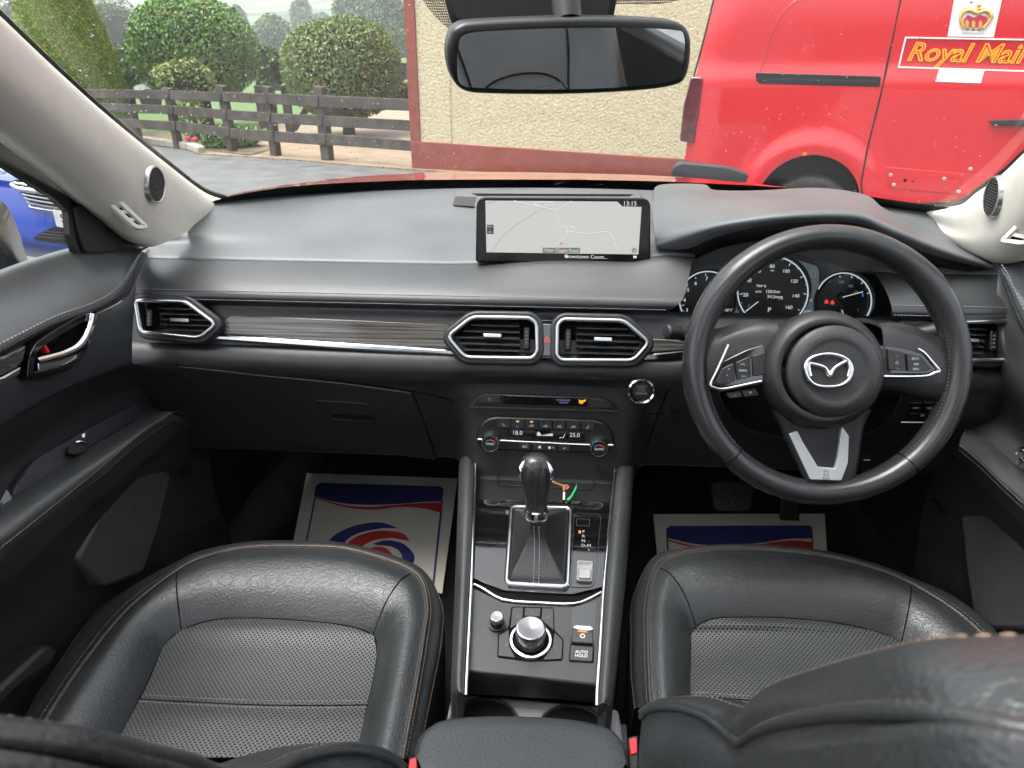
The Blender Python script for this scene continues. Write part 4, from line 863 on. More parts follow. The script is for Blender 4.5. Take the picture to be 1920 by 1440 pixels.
def midpad(a, b0, b1, nm):
    prof = [(1.125, 1.112), (1.108, 1.1165), (1.090, 1.1145), (1.066, 1.108), (1.042, 1.0985), (1.026, 1.0895), (1.0195, 1.083), (1.019, 1.077), (1.024, 1.070), (1.034, 1.064)]
    rows = []
    for i, (Y, z) in enumerate(prof):
        b = b0+(b1-b0)*i/(len(prof)-1); rows.append([V(x, Y+.0, z+(bumpc(x) if i < 3 else bumpc(x)*(.5 if i == 3 else .1))) for x in xr(21, a, b)])
    o = loft(nm, rows, M['dash'], dash, su=2, sv=4, sharp=180)
    for Y, z, mt in ((1.0245, 1.0893, 'gstitch'), (1.0180, 1.0760, 'gstitch')):
        k = (0.7 if Y > 1.02 else .85); b = b0+(b1-b0)*k
        stitches('stitching', [V(x, Y, z+.0002) for x in xr(9, a+.004, b-.004)], M[mt], o, .0046, .66, .00075)
    tube('pad_groove', [V(x, 1.0212, 1.0828) for x in xr(9, a+.004, b0+(b1-b0)*.78-.002)], .0011, M['void'], o, seg=6)
    return o
midpad(XL, .226, .166, 'middle_pad'); midpad(.50, XR, XR, 'middle_pad')
text('SRS AIRBAG', Fr(at(337, 479, Y=1.12), V(1,0,0), V(0,.4,.25)), 337, 479, 7, M['dashtop'], tp, h=.004, ext=.0012)
# band under the pad and the carcass behind the trims
band = [[V(x, Y, z) for x in xr(9)] for Y, z in ((1.036, 1.068), (1.041, 1.060), (1.034, 1.050), (1.02, 1.03), (1.006, 1.004), (1.0045, 1.001))]
loft('fascia_band', band, M['dash'], dash, su=2, sv=2, sharp=180)
STK = FrYZ(.999, .955, .972, .80)          # face of the centre stack, standing proud of the lower fascia
def stackY(x, Y, z):
    if Y > 1.2: return Y
    w = 1/(1+math.exp(-(x+.150)/.006))/(1+math.exp((x-.140)/.006))/(1+math.exp((z-.962)/.004)); return Y+(.972+(z-.80)/.155*.027+.003-Y)*w
lowp = [[V(x, stackY(x, Y, z), z) for x in xr(141)] for Y, z in ((1.012, 1.006), (1.002, 1.0035), (.993, .997), (.9865, .987), (.9845, .975), (.987, .962), (.9915, .953), (.9965, .942), (1.0206, .8737), (1.040, .8185), (1.050, .790), (1.075, .778), (1.25, .80), (1.95, .90))]
loft('lower_fascia', lowp, M['plastic'], dash, su=1, sv=3, sharp=180)
for x, s in ((XL, -1), (XR, 1)):                                  # end caps
    mesh('end_cap', [V(x+s*.002, Y, z) for Y, z in ((1.6,1.14), (1.106,1.11), (1.02,1.08), (1.04,1.06), (.985,.98), (1.05,.79), (1.6,.82))], [tuple(range(7))], M['plastic'], dash, smooth=False)
# wood and metal strips
pprism('wood_trim', VENT, [(393,626), (430,590.5), (560,595), (700,601), (842,607.5), (856,640), (862,655.5), (760,649), (640,641), (500,632)], -.02, .004, M['wood'], dash, bevel=.002)
pprism('metal_trim', VENT, [(376,636), (392,626.5), (500,632.5), (640,641.5), (760,649.5), (862,656), (872,667), (760,662), (640,655), (500,645)], -.02, .008, M['satin'], dash, bevel=.003)
pprism('wood_trim', VENT, [(1218,644), (1226,634), (1262,636), (1300,642), (1300,654), (1240,660), (1205,662)], -.02, .004, M['wood'], dash, bevel=.002)
pprism('metal_trim', VENT, [(1190,678), (1206,662.5), (1240,660.5), (1300,654.5), (1300,668), (1250,676)], -.02, .008, M['piano'], dash, bevel=.003)
# vents
def scan(poly, v):
    xs = []
    for i in range(len(poly)):
        (a, b), (c, d) = poly[i], poly[(i+1) % len(poly)]
        if (b-v)*(d-v) < 0: xs.append(a+(c-a)*(v-b)/(d-b))
    return (min(xs), max(xs)) if len(xs) >= 2 else None
def vent(pix, fr, tab, wheel, label=None, nsl=5):
    uv = roundpoly(ccw(fr.UV(pix, .0215)), .010)
    rg = ringprism('air_vent', fr, inset(uv, -.011), .0125, -.002, .0195, M['plastic'], dash, bevel=.004)
    if label: rg['label'] = label
    tube('vent_ring', [fr.loc(a, b, .0215) for a, b in uv], .0034, M['satin'], rg, closed=True, seg=10, up=fr.n)
    inn = inset(uv, .005)
    prism('vent_well', fr, inset(uv, .001), -.012, -.004, M['void'], rg)
    vs_ = [p[1] for p in inn]; v0, v1 = min(vs_), max(vs_)
    wside = wheel
    for i in range(nsl):
        v = v0+(v1-v0)*(i+.75)/(nsl+.5); s = scan(inn, v)
        if not s: continue
        a, b = s
        if wside > 0: b -= .022
        else: a += .022
        pts = [fr.loc(a+.003, v-.0012, .013), fr.loc(b, v-.0012, .013), fr.loc(b, v+.0004, .013), fr.loc(a+.003, v+.0004, .013), fr.loc(a+.003, v+.006, -.003), fr.loc(b, v+.006, -.003), fr.loc(b, v+.0075, -.003), fr.loc(a+.003, v+.0075, -.003)]
        mesh('slat', pts, [(0,1,2,3), (3,2,6,7), (7,6,5,4), (4,5,1,0), (1,5,6,2), (0,3,7,4)], M['piano'] if False else M['plastic'], rg, smooth=False)
    us = [p[0] for p in inn]; a0, a1 = min(us)+.02, max(us)-.02
    for i in range(9):
        u = a0+(a1-a0)*(i+.5)/9; prism('vane', fr, [(u-.0006, v0+.010), (u+.0006, v0+.010), (u+.0006, v1-.010), (u-.0006, v1-.010)], -.004, .0, M['hard'], rg)
    pprism('vane_tab', fr, [(tab[0]-17, tab[1]-4), (tab[0]+17, tab[1]-3), (tab[0]+17, tab[1]+4), (tab[0]-17, tab[1]+3)], .008, .020, M['satin'], rg, rnd=.001, bevel=.001)
    u = max(us)-.012 if wside > 0 else min(us)+.012
    w = prism('thumb_wheel', fr, roundpoly([(u-.005, v0+.010), (u+.005, v0+.010), (u+.005, v1-.008), (u-.005, v1-.008)], .003), -.004, .014, M['black'], rg, bevel=.002)
    for j in range(4):
        v = v1-.016-j*.0056; prism('wheel_mark', fr, [(u-.0018, v-.0008), (u+.0018, v-.0008), (u+.0018, v+.0008), (u-.0018, v+.0008)], .014, .0144, M['lgrey'], rg)
    return rg
vent([(839,631), (885,594.5), (994,596), (1006,607), (1007.5,660), (998,672), (872,670)], VENT, (923,629), 1, 'chrome-ringed centre vent on the passenger side')
vent([(1045,609), (1056,598.5), (1170,601), (1218,642), (1188,676), (1052,675), (1044,666)], VENT, (1131,636), -1, 'chrome-ringed centre vent on the driver side')
vent([(255,566), (262,563.5), (347,565), (405,608), (374,633.5), (264,622.5)], VENT, (336,600), -1, 'chrome-ringed end vent by the passenger door')
vent([(1760,640), (1800,604), (1886,602), (1893.5,609), (1885,670), (1878,675.5), (1795,675)], VENT, (1820,638), 1, 'chrome-ringed end vent by the driver door')
hz = pprism('hazard_button', VENT, [(1014,606), (1041,606.5), (1040,669), (1014,668.5)], 0, .017, M['piano'], dash, rnd=.003, bevel=.002)
ringprism('hazard_frame', VENT, ccw(VENT.UV([(1010,602), (1045,602.5), (1044,673), (1010,672)])), .0022, 0, .018, M['plastic'], hz, bevel=.001)
tri = ccw(VENT.UV([(1019,642), (1033,643), (1026,631)])); ringprism('hazard_mark', VENT, tri, .0016, .017, .0176, M['redlamp'], hz)
prism('hazard_mark', VENT, inset(tri, .0028), .017, .0176, M['redlamp'], hz)
# infotainment screen
sc = pprism('display', SCR, [(891.5,492), (893,382), (898,373), (906,369), (1205,371), (1215,374), (1220,383), (1220,495)], -.012, .008, M['screen'], dash, rnd=.006, bevel=.003, seg=3)
pprism('display_back', SCR, [(897,489), (898,374), (1214,375), (1214,491)], -.03, -.012, M['plastic'], sc, rnd=.006, bevel=.004)
M['map'] = glow('map_screen', (.60, .60, .575), .98); M['road'] = glow('map_road', (.80, .80, .77), 1.0); M['rline'] = glow('map_line', (.28, .28, .27), .9); M['mlabel'] = glow('map_label', (.74, .74, .71), 1.0); M['mtext'] = glow('map_text', (.22, .22, .20), .9); M['mgrey'] = glow('map_plate', (.16, .155, .14), .9)
pprism('map_panel', SCR, [(910,376), (1157.5,378), (1167,387), (1203,388), (1197,477), (912,473)], .0078, .0084, M['map'], sc)
def stroke(name, fr, pix, w, h0, h1, mat, par, sub=4):
    P = spline([Vector((*fr.uv(*p), 0)) for p in pix], sub); n = len(P); L = []; R_ = []
    for i in range(n):
        t = (P[min(i+1, n-1)]-P[max(i-1, 0)]).normalized(); q = Vector((-t.y, t.x, 0))*w/2; L.append(P[i]+q); R_.append(P[i]-q)
    v = [fr.loc(p.x, p.y, h) for h in (h0, h1) for S in (L, R_) for p in S]; f = []
    for i in range(n-1):
        f += [(2*n+i, 3*n+i, 3*n+i+1, 2*n+i+1), (i, i+1, 2*n+i+1, 2*n+i), (n+i, 3*n+i, 3*n+i+1, n+i+1)]
    return mesh(name, v, f, mat, par, smooth=False)
for pts in ([(964,377), (1000,384), (1022,389), (1043,393)], [(1071,377.5), (1057,385), (1043,393)], [(1043,393), (1043,399), (1047,411), (1055,424), (1061,431), (1062,441), (1049,452), (1039,462)], [(1062,433), (1080,435), (1101,437), (1127,434), (1141,435), (1148,444), (1159,473)]):
    stroke('map_road_edge', SCR, pts, .0030, .0084, .0086, M['rline'], sc); stroke('map_road', SCR, pts, .0020, .0084, .0089, M['road'], sc)
for pts in ([(1019,391), (1003,400), (985,411), (947,439), (922,472)], [(910,383), (920,380), (929,377)]): stroke('map_path', SCR, pts, .0007, .0084, .0088, M['rline'], sc)
def plate(x0, y0, x1, y1, mat, h=.0092): return pprism('map_plate', SCR, [(x0,y0), (x1,y0), (x1,y1), (x0,y1)], .0086, h, mat, sc)
plate(1002, 377.5, 1039, 384.5, M['mlabel']); text('Teenagh Road', SCR, 1020.5, 381, 4.4, M['mtext'], sc, h=.0093, ext=.00005, xs=.9)
plate(1046, 424.5, 1078, 431.5, M['mlabel']); text('Clagan Road', SCR, 1062, 428, 4.6, M['mtext'], sc, h=.0093, ext=.00005, xs=.9)
plate(1017.5, 464.5, 1087.5, 474, M['mgrey']); text('Near Clagan Road', SCR, 1052.5, 469.3, 6.0, M['road'], sc, h=.0093, ext=.00005)
text('Downtown Count...', SCR, 1099, 481.5, 6.8, M['road'], sc, h=.0083, ext=.00005); pprism('direction_mark', SCR, [(1057,480), (1063,478.5), (1063,480), (1067,481), (1063,483)], .0078, .0084, M['road'], sc)
text('13:15', SCR, 1181, 382, 8.2, M['road'], sc, h=.0083, ext=.00005)
plate(913, 421.5, 925.5, 438.5, M['black']); text('MENU', SCR, 919, 425, 2.6, M['road'], sc, h=.0094, ext=.00004); text('Y', SCR, 919, 430.5, 3.6, M['road'], sc, h=.0094, ext=.00004); text('NAV', SCR, 919, 435, 2.8, M['road'], sc, h=.0094, ext=.00004)
pprism('position_mark', SCR, [(1049,459), (1053,454), (1056.5,459), (1053,457.6)], .0086, .0094, M['redlamp'], sc)
u, v = SCR.uv(1188.5, 469); lathe('compass_mark', SCR, u, v, [(.0026, .0086), (.0026, .0092), (.0040, .0092), (.0040, .0086)], M['mgrey'], sc, seg=20); pprism('compass_mark', SCR, [(1187,471), (1189,465), (1190.5,471)], .0086, .0092, M['mgrey'], sc)
pprism('status_mark', SCR, [(1187.5,479.5), (1193.5,479.5), (1193.5,484), (1187.5,484)], .0078, .0084, M['road'], sc)
# speaker grille strip and projector slot on the dash top
TOPF = FrYZ(1.50, 1.171, 1.2, 1.150)
sg = pprism('centre_speaker', TOPF, [(846,385), (852,362), (860,355), (1200,358), (1206,370), (1206,386)], -.02, .004, M['dashtop'], dash, rnd=.006, bevel=.004)
pprism('speaker_mesh', TOPF, [(849,384), (853,368), (893,369), (889,387)], .004, .0048, M['hard'], sg, rnd=.003)
pprism('speaker_slot', TOPF, [(884,362.5), (1188,364), (1180,368), (896,367)], .004, .0045, M['void'], sg)
# ---- instrument hood
def R3(pix, Y): return rowY(pix, Y)
hood = [R3([(1222,362), (1240,346), (1318,345.5), (1340,356), (1420,357), (1535,352), (1622,365), (1660,392), (1745,432), (1855,488)], [1.30,1.40,1.40,1.36,1.36,1.36,1.33,1.28,1.22,1.16]),
        R3([(1224,400), (1250,370), (1330,372), (1365,375), (1440,374), (1535,370), (1610,378), (1660,402), (1752,444), (1860,492)], [1.22,1.26,1.25,1.24,1.23,1.23,1.22,1.19,1.16,1.13]),
        R3([(1228,440), (1262,425), (1320,408), (1370,400), (1450,391), (1535,387), (1610,391), (1664,414), (1757,456), (1864,496)], [1.13,1.12,1.10,1.09,1.08,1.08,1.08,1.09,1.10,1.10]),
        R3([(1230,456), (1272,442), (1322,425), (1375,412), (1450,401), (1537,396), (1612,400), (1664,421), (1757,462), (1865,499)], [1.11,1.085,1.06,1.045,1.035,1.03,1.035,1.05,1.075,1.09]),
        R3([(1232,464), (1282,455), (1330,436), (1380,423), (1450,412), (1537,407), (1614,411), (1662,431), (1752,469), (1862,502)], [1.108,1.082,1.055,1.038,1.027,1.022,1.028,1.042,1.07,1.088]),
        R3([(1234,468), (1288,466), (1336,447), (1385,433), (1450,421), (1537,416), (1612,420), (1656,440), (1742,476), (1856,505)], [1.112,1.088,1.062,1.045,1.035,1.03,1.036,1.05,1.076,1.093])]
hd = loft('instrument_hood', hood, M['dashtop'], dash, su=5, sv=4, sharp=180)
inn_ = [hood[-1], R3([(1262,490), (1300,482), (1342,462), (1390,448), (1450,438), (1537,432), (1606,437), (1648,456), (1700,486), (1760,520)], [1.13]*10), R3([(1268,560), (1290,505), (1330,480), (1390,462), (1450,456), (1537,452), (1600,458), (1640,480), (1680,510), (1720,560)], [1.148]*10)]
loft('hood_inside', inn_, M['black'], dash, su=5, sv=3, sharp=180)
pprism('cluster_surround', CL, [(1225,480), (1290,470), (1537,418), (1712,470), (1750,560), (1700,640), (1600,672), (1300,672), (1236,640)], -.03, -.004, M['black'], dash)
cheek = [R3([(1282,466), (1266,500), (1248,540), (1232,580), (1232,612)], [1.10,1.075,1.05,1.035,1.035]), R3([(1297,470), (1280,504), (1261,544), (1247,584), (1248,618)], [1.092,1.068,1.043,1.028,1.028]), R3([(1306,478), (1291,512), (1274,552), (1262,590), (1264,622)], [1.096,1.074,1.052,1.04,1.04]), R3([(1312,488), (1298,522), (1284,560), (1276,598), (1282,628)], [1.14,1.135,1.13,1.12,1.11])]
#
ck2 = [R3([(1700,480), (1716,520), (1722,560), (1690,600), (1640,640)], [1.09,1.06,1.04,1.03,1.03]), R3([(1690,490), (1702,525), (1706,560), (1676,596), (1630,632)], [1.12,1.11,1.10,1.10,1.10])]
loft('hood_cheek', ck2, M['plastic'], dash, su=4, sv=2, sharp=180)
# ---- gauges
cl = pprism('instrument_cluster', CL, [(1266,600), (1268,540), (1300,505), (1440,470), (1470,470), (1560,495), (1640,520), (1650,600), (1600,640), (1290,640)], -.004, 0, simple('cluster_face', (.006,.008,.009), .25), dash)
pprism('cluster_display', CL, [(1357,588), (1357,545), (1400,500), (1440,484), (1490,486), (1536,500), (1534,592), (1500,606), (1400,606)], 0, .0008, glow('cluster_lcd', (.065,.09,.10), .9), cl, rnd=.01)
pprism('cluster_display', CL, [(1536,528), (1560,518), (1600,520), (1628,560), (1620,592), (1600,612), (1536,606)], 0, .0007, glow('cluster_panel', (.045,.065,.075), .9), cl, rnd=.02)
ringm = glow('gauge_ring', (.60,.72,.78), .8)  # rings glow in place of light caught on chrome
def arc(cx, cy, r, a0, a1, n=40): return [(cx+r*math.cos(rad(a0+(a1-a0)*i/n)), cy-r*math.sin(rad(a0+(a1-a0)*i/n))) for i in range(n+1)]
def gauge(cx, cy, r, a0, a1, ticks, t0, t1, par):
    u, v = CL.uv(cx, cy); k = CL.k(cx, cy)
    lathe('gauge_dial', CL, u, v, [(.0005, .0016), (r*k*.93, .0016), (r*k*.96, .004), (r*k*1.04, .006), (r*k*1.07, .001)], simple('gauge_face', (.008,.010,.011), .3), par, seg=56)
    tube('gauge_ring', [CL.hit(x, y, .007) for x, y in arc(cx, cy, r*1.0, a0, a1)], .0011, ringm, par, seg=6)
    for i in range(ticks):
        a = t0+(t1-t0)*i/(ticks-1); L = .86 if i % 2 == 0 else .92; w = .9 if i % 2 == 0 else .5
        stroke('tick', CL, [(cx+r*L*math.cos(rad(a)), cy-r*L*math.sin(rad(a))), (cx+r*.96*math.cos(rad(a)), cy-r*.96*math.sin(rad(a)))], w*.0011, .0018, .0022, M['lwhite'], par, sub=1)
gauge(1327, 562, 53, 60, 290, 15, 95, 265, cl); gauge(1449, 547, 66, -68, 292, 17, 215, -35, cl); gauge(1582, 564, 52, 155, -60, 7, 100, 18, cl)
for s, x, y, h in (('0',1404,574,6), ('20',1398,553,7), ('40',1404,526,7), ('60',1422,508.5,6.5), ('80',1448,499.5,6.5), ('100',1474,508.5,6.5), ('120',1489,527.5,6.5), ('140',1492,555,6.5), ('160',1479,576.5,6.5),
                   ('7',1325,523,7), ('6',1304.5,531.5,7), ('5',1290,544,7), ('4',1283.5,563,7), ('3',1288,582,7), ('0',1339,596,6), ('130',1577,529,5), ('100',1594,536.5,5), ('50',1605,548,5), ('1',1609,581,5.5), ('1/2',1588,600.5,5), ('F',1556,527,5)):
    text(s, CL, x, y, h, M['lwhite'] if h > 6 else M['lgrey'], cl, h=.0022, ext=.00005)
for s, x, y, h in (('TRIP B',1427,536.5,4.6), ('150.0mi',1449,547,6), ('34.2mpg',1453,556.5,6), ('P',1442.5,581.5,9), ('43182mi',1516,585,5.2), ('18°C',1366.5,582,5.4), ('mph',1448,507,3), ('26',1520,563,4), ('AVG',1422,547,4)):
    text(s, CL, x, y, h, M['lwhite'], cl, h=.0024, ext=.00005)
stroke('needle', CL, [(1398,583), (1421,565)], .0012, .003, .0036, M['lwhite'], cl, 1)
for a, b in (((1577,556.5), (1614,546.5)), ((1576,580), (1583,607))):
    stroke('needle', CL, [a, b], .0011, .006, .0068, M['lwhite'], cl, 1); u, v = CL.uv(*a); lathe('needle_hub', CL, u, v, [(.0005,.006), (.0055,.006), (.007,.001)], M['black'], cl, seg=20)
for x, y in ((1550,566), (1561,567.5)): pprism('warning_lamp', CL, [(x-4,y+3), (x+4,y+3), (x+2.6,y-3), (x,y-4.5), (x-2.6,y-3)], .0022, .0027, M['redlamp'], cl)
pprism('gauge_mark', CL, [(1616,545), (1618,546), (1619,556), (1617,557)], .0022, .0027, M['blue'], cl)
ringprism('car_mark', CL, ccw(CL.UV([(1520,507), (1529,507), (1529,520), (1520,520)])), .0008, .001, .0014, M['lgrey'], cl)
#pprism('cluster_lens', CL, [(1264,604), (1266,540), (1300,500), (1440,464), (1470,464), (1560,490), (1644,516), (1654,600), (1600,644), (1290,644)], .014, .0145, M['glass'], cl)
# ---- steering column shroud and stalks
sh_ = [R3([(1340,680), (1352,656), (1390,638), (1450,620), (1540,608), (1630,606), (1680,640), (1690,668)], [.945]*8), R3([(1335,676), (1345,650), (1385,630), (1450,613), (1540,602), (1630,600), (1685,632), (1695,662)], [1.0]*8), R3([(1330,670), (1340,646), (1380,625), (1450,608), (1540,598), (1630,595), (1690,625), (1700,655)], [1.10]*8)]
loft('column_shroud', sh_, M['hard'], dash, su=5, sv=3, sharp=180)
cb = [R3([(1345,690), (1350,740), (1380,790), (1450,815), (1560,820), (1650,800), (1690,740), (1692,690)], [.96]*8), R3([(1340,690), (1345,740), (1380,796), (1450,822), (1560,828), (1650,806), (1695,740), (1698,690)], [1.02]*8)]
loft('column_shroud', cb, M['plastic'], dash, su=5, sv=2, sharp=180)
st = tube('stalk', [at(1258,622,Y=.955), at(1300,634,Y=.965), at(1370,650,Y=.98)], lambda t: .0095-.003*t, M['plastic'], dash, seg=14, sub=4)
lathe('stalk_knob', Fr(at(1262,623,Y=.95), V(.05,0,1).cross(V(-.9,-.4,.2)), V(0,0,1), V(-.9,-.4,.2)), 0, 0, [(.0005,.013), (.008,.0125), (.0105,.010), (.0108,-.008), (.009,-.012)], M['hard'], st, seg=24)
st2 = tube('stalk', [at(1650,648,Y=.985), at(1700,634,Y=.965), at(1757,622,Y=.95)], lambda t: .008+.0045*min(1, t*1.6), M['plastic'], dash, seg=18, sub=4)
SK = Fr(at(1720,630,Y=.943), V(1,-.2,.10), V(0,.3,1))
for s, x, y in (('OFF',1723,632,), ('=',1716,641), ('\u25B7',1709,632), ('\u25A1',1741,632), ('^',1722,621)): text(s, SK, x, y, 6, M['lwhite'], st2, h=.002, ext=.00006)
# ---- glovebox, centre stack
gb = pprism('glovebox', LOW, [(332,687), (480,703), (640,719), (771,737), (796,800), (817,863), (690,848), (560,834), (447,823), (390,755)], -.004, .0035, M['hard'], dash, rnd=.006, bevel=.0025)
gh = ccw(LOW.UV([(592,746), (688,753), (705,789), (626,783)])); gl = ringprism('glovebox_catch', LOW, roundpoly(gh, .006), .0025, .002, .0070, M['hard'], gb, bevel=.001)
prism('catch_pocket', LOW, inset(roundpoly(gh, .006), .002), .001, .0042, M['plastic'], gl); pprism('catch_lip', LOW, [(619,775), (700,778), (704,787), (627,782)], .004, .0068, M['black'], gl)
# glovebox gap cut line to the stack and the driver side seams
for pts in ([(330,684), (480,700), (640,715), (772,733), (840,748), (884,763)], [(773,735), (797,798), (821,864)], [(1252,730), (1225,800), (1200,880)], [(1162,771), (1200,776), (1245,775)]):
    tube('panel_gap', [LOW.hit(x, y, .0006) for x, y in pts], .0014, M['void'], dash, sub=4, seg=6)
pprism('blank_switch', LOW, [(1256,772), (1276,772), (1276,787), (1256,787)], -.002, .002, M['black'], dash)
ip = pprism('indicator_panel', STK, [(881,762), (891,750), (908,738), (1128,746), (1146,753), (1161,769)], -.006, .003, M['black'], dash, rnd=.006, bevel=.002)
pprism('indicator_lip', STK, [(880,762.5), (1161,770), (1163,773), (880,765)], -.004, .007, M['hard'], ip, rnd=.001, bevel=.001)
pprism('heated_wheel_button', STK, [(897,755), (909,743), (938,741), (939,756)], .003, .0055, M['plastic'], ip, rnd=.002, bevel=.0008)
pprism('indicator_window', STK, [(943,741), (1101,747), (1101,762), (943,758)], .003, .0046, M['piano'], ip, bevel=.0006)
pprism('blank_cover', STK, [(1107,748), (1136,751), (1150,765), (1107,763)], .003, .0050, M['plastic'], ip, rnd=.002, bevel=.0008)
text('PASSENGER', STK, 1056, 750.5, 3.6, M['violet'], ip, h=.0048, ext=.00004); text('AIRBAG', STK, 1057, 755, 3.6, M['violet'], ip, h=.0048, ext=.00004)
pprism('airbag_lamp', STK, [(1085,749), (1090,751), (1099,749), (1098,753), (1094,754), (1092,758), (1088,756), (1086,757)], .0046, .0052, M['amber'], ip)
text('@ -', STK, 920, 748, 5, M['lgrey'], ip, h=.0058, ext=.00004)
cp = pprism('climate_panel', STK, [(892,824), (895,807), (902,795), (914,785), (930,782), (1117,788), (1137,795), (1149,810), (1152,830), (1146,843), (1134,850), (1080,849), (905,844), (897,836)], -.006, .006, M['black'], dash, rnd=.008, bevel=.003)
bx = [931, 957.5, 983.5, 1009.7, 1036, 1061.7, 1088.5, 1116]
for i in range(7):
    a, b = bx[i]+.8, bx[i+1]-.8; y = 784+(a-931)*.027
    bt = pprism('climate_button', STK, [(a,y), (b,y+.6), (b,y+18.5), (a,y+18)], .006, .0085, M['plastic'], cp, rnd=.001, bevel=.0007)
    cx = (a+b)/2
    if i in (1, 2): pprism('lamp', STK, [(cx-2.6,y+4), (cx+2.6,y+4), (cx+2.6,y+7), (cx-2.6,y+7)], .0085, .0088, M['amber'], bt)
    sy = y+12.5
    if i in (0, 6): s = -1 if i == 0 else 1; pprism('icon', STK, [(cx-3*s,sy+3), (cx+1*s,sy+3), (cx+3*s,sy-4), (cx+1.5*s,sy-4), (cx-.5*s,sy+.5), (cx-3*s,sy)], .0085, .0088, M['lgrey'], bt)
    elif i == 1: ringprism('icon', STK, [STK.uv(cx+2.5*math.cos(t), sy+2.5*math.sin(t)) for t in (0,.8,1.6,2.4,3.1,3.9,4.7,5.5)], .0006, .0085, .0088, M['lgrey'], bt)
    else: pprism('icon', STK, [(cx-5,sy+2.5), (cx-4.5,sy), (cx-2,sy-.6), (cx-1,sy-2.4), (cx+2.5,sy-2.4), (cx+4,sy), (cx+5,sy+2.5)], .0085, .0088, M['lgrey'], bt)
pprism('climate_display', STK, [(942,804), (1093,810), (1098,828), (942,822)], .006, .0078, M['piano'], cp, rnd=.001)
text('18.0', STK, 970, 812, 8, M['lwhite'], cp, h=.0080, ext=.00004); text('25.0', STK, 1077.5, 816, 8, M['lwhite'], cp, h=.0080, ext=.00004)
pprism('fan_bar', STK, [(1013,817), (1036,812.5), (1037,817.5)], .0078, .0081, M['lwhite'], cp); pprism('fan_mark', STK, [(1006,815), (1009,809), (1013,812), (1015,816), (1010,818)], .0078, .0081, M['lwhite'], cp)
stroke('flow_mark', STK, [(1049,818), (1053,817), (1056,817.5), (1059,811)], .0011, .0078, .0081, M['lwhite'], cp, 2)
tube('chrome_bar', [STK.hit(x, y, .0075) for x, y in ((896,823.5), (940,826), (1020,830), (1105,834), (1150,834.5))], .0016, M['chrome'], cp, sub=3, seg=8)
for s, x, y in (('A/C',984,837.5), ('- \u25A0',1010,838.7), ('\u25A0 +',1033,839.7), ('\u25AA/',1058,840.5)): 
    text(s, STK, x, y, 4.4, M['lwhite'], pprism('climate_button', STK, [(x-11.5,y-6), (x+11.5,y-5.4), (x+11.5,y+6.5), (x-11.5,y+6)], .006, .008, M['plastic'], cp, rnd=.001, bevel=.0006), h=.0082, ext=.00004)
for x, y, s in ((921.5,826,'SYNC'), (1122,835.5,'AUTO')):
    u, v = STK.uv(x, y-2); kb = lathe('temperature_knob', STK, u, v, [(.0005,.020), (.0118,.020), (.0122,.0215), (.0134,.0215), (.0148,.0185), (.0154,.008), (.0165,.004)], M['satin'], cp, seg=44, sharp=30)
    lathe('knob_face', STK, u, v, [(.0004,.0206), (.0119,.0204)], M['black'], kb, seg=32)
    p = STK.loc(u, v-.0005, .0209); c = bpy.data.curves.new('lettering', 'FONT'); c.body = s; c.size = .0052; c.align_x = 'CENTER'; c.align_y = 'CENTER'; c.extrude = .00005; c.materials.append(M['lwhite'])
    o = bpy.data.objects.new('lettering', c); o.matrix_basis = Matrix(((STK.ex.x, STK.ey.x, STK.n.x, p.x), (STK.ex.y, STK.ey.y, STK.n.y, p.y), (STK.ex.z, STK.ey.z, STK.n.z, p.z), (0,0,0,1))); link(o, kb)
    for a0, a1, mt in ((90,160,'blue'), (20,90,'redlamp')):
        tube('knob_mark', [STK.loc(u+.0085*math.cos(rad(a0+(a1-a0)*j/8)), v-.001+.0075*math.sin(rad(a0+(a1-a0)*j/8)), .0208) for j in range(9)], .0005, M[mt], kb, seg=5)
SBF = Fr(LOW.hit(1203, 732, .004), V(1,0,0), V(0,.22,1)); u, v = 0, 0
sb_ = lathe('start_button', SBF, u, v, [(.0150,.002), (.0165,.006), (.0190,.0072), (.0215,.0050), (.0228,-.012)], M['chrome'], dash, seg=48)
lathe('button_face', SBF, u, v, [(.0004,.0048), (.0140,.0044), (.0156,.001)], M['black'], sb_, seg=36)
for s, dy in (('START',-3), ('STOP',3), ('ENGINE',9)): text(s, SBF, 1203, 729+dy, 4.2, M['lgrey'], sb_, h=.0052, ext=.00004)
# lower switches on the driver side, bonnet release
for x in (1706, 1732):
    o = pprism('driver_switch', LOW, [(x,755), (x+23,756), (x+22,772), (x-1,771)], 0, .005, M['black'], dash, rnd=.001, bevel=.001); text('OFF', LOW, x+11, 765.5, 4, M['lgrey'], o, h=.0054, ext=.00004)
o = pprism('driver_switch', LOW, [(1704,775), (1756,776), (1755,788), (1703,787)], 0, .005, M['black'], dash, rnd=.001, bevel=.001); text('P<', LOW, 1730, 779.5, 4.5, M['lgrey'], o, h=.0054, ext=.00004)
tube('switch_edge', [LOW.hit(1689,791.5,.003), LOW.hit(1745,792,.003)], .0012, M['satin'], dash, seg=6)
stroke('release_mark', LOW, [(1618,859), (1624,860), (1631,859.5)], .0015, .003, .0035, M['lgrey'], dash, 1)
lc = [LOW.uv(x, y) for x, y in ((1300,800), (1640,800), (1640,850), (1310,850))]
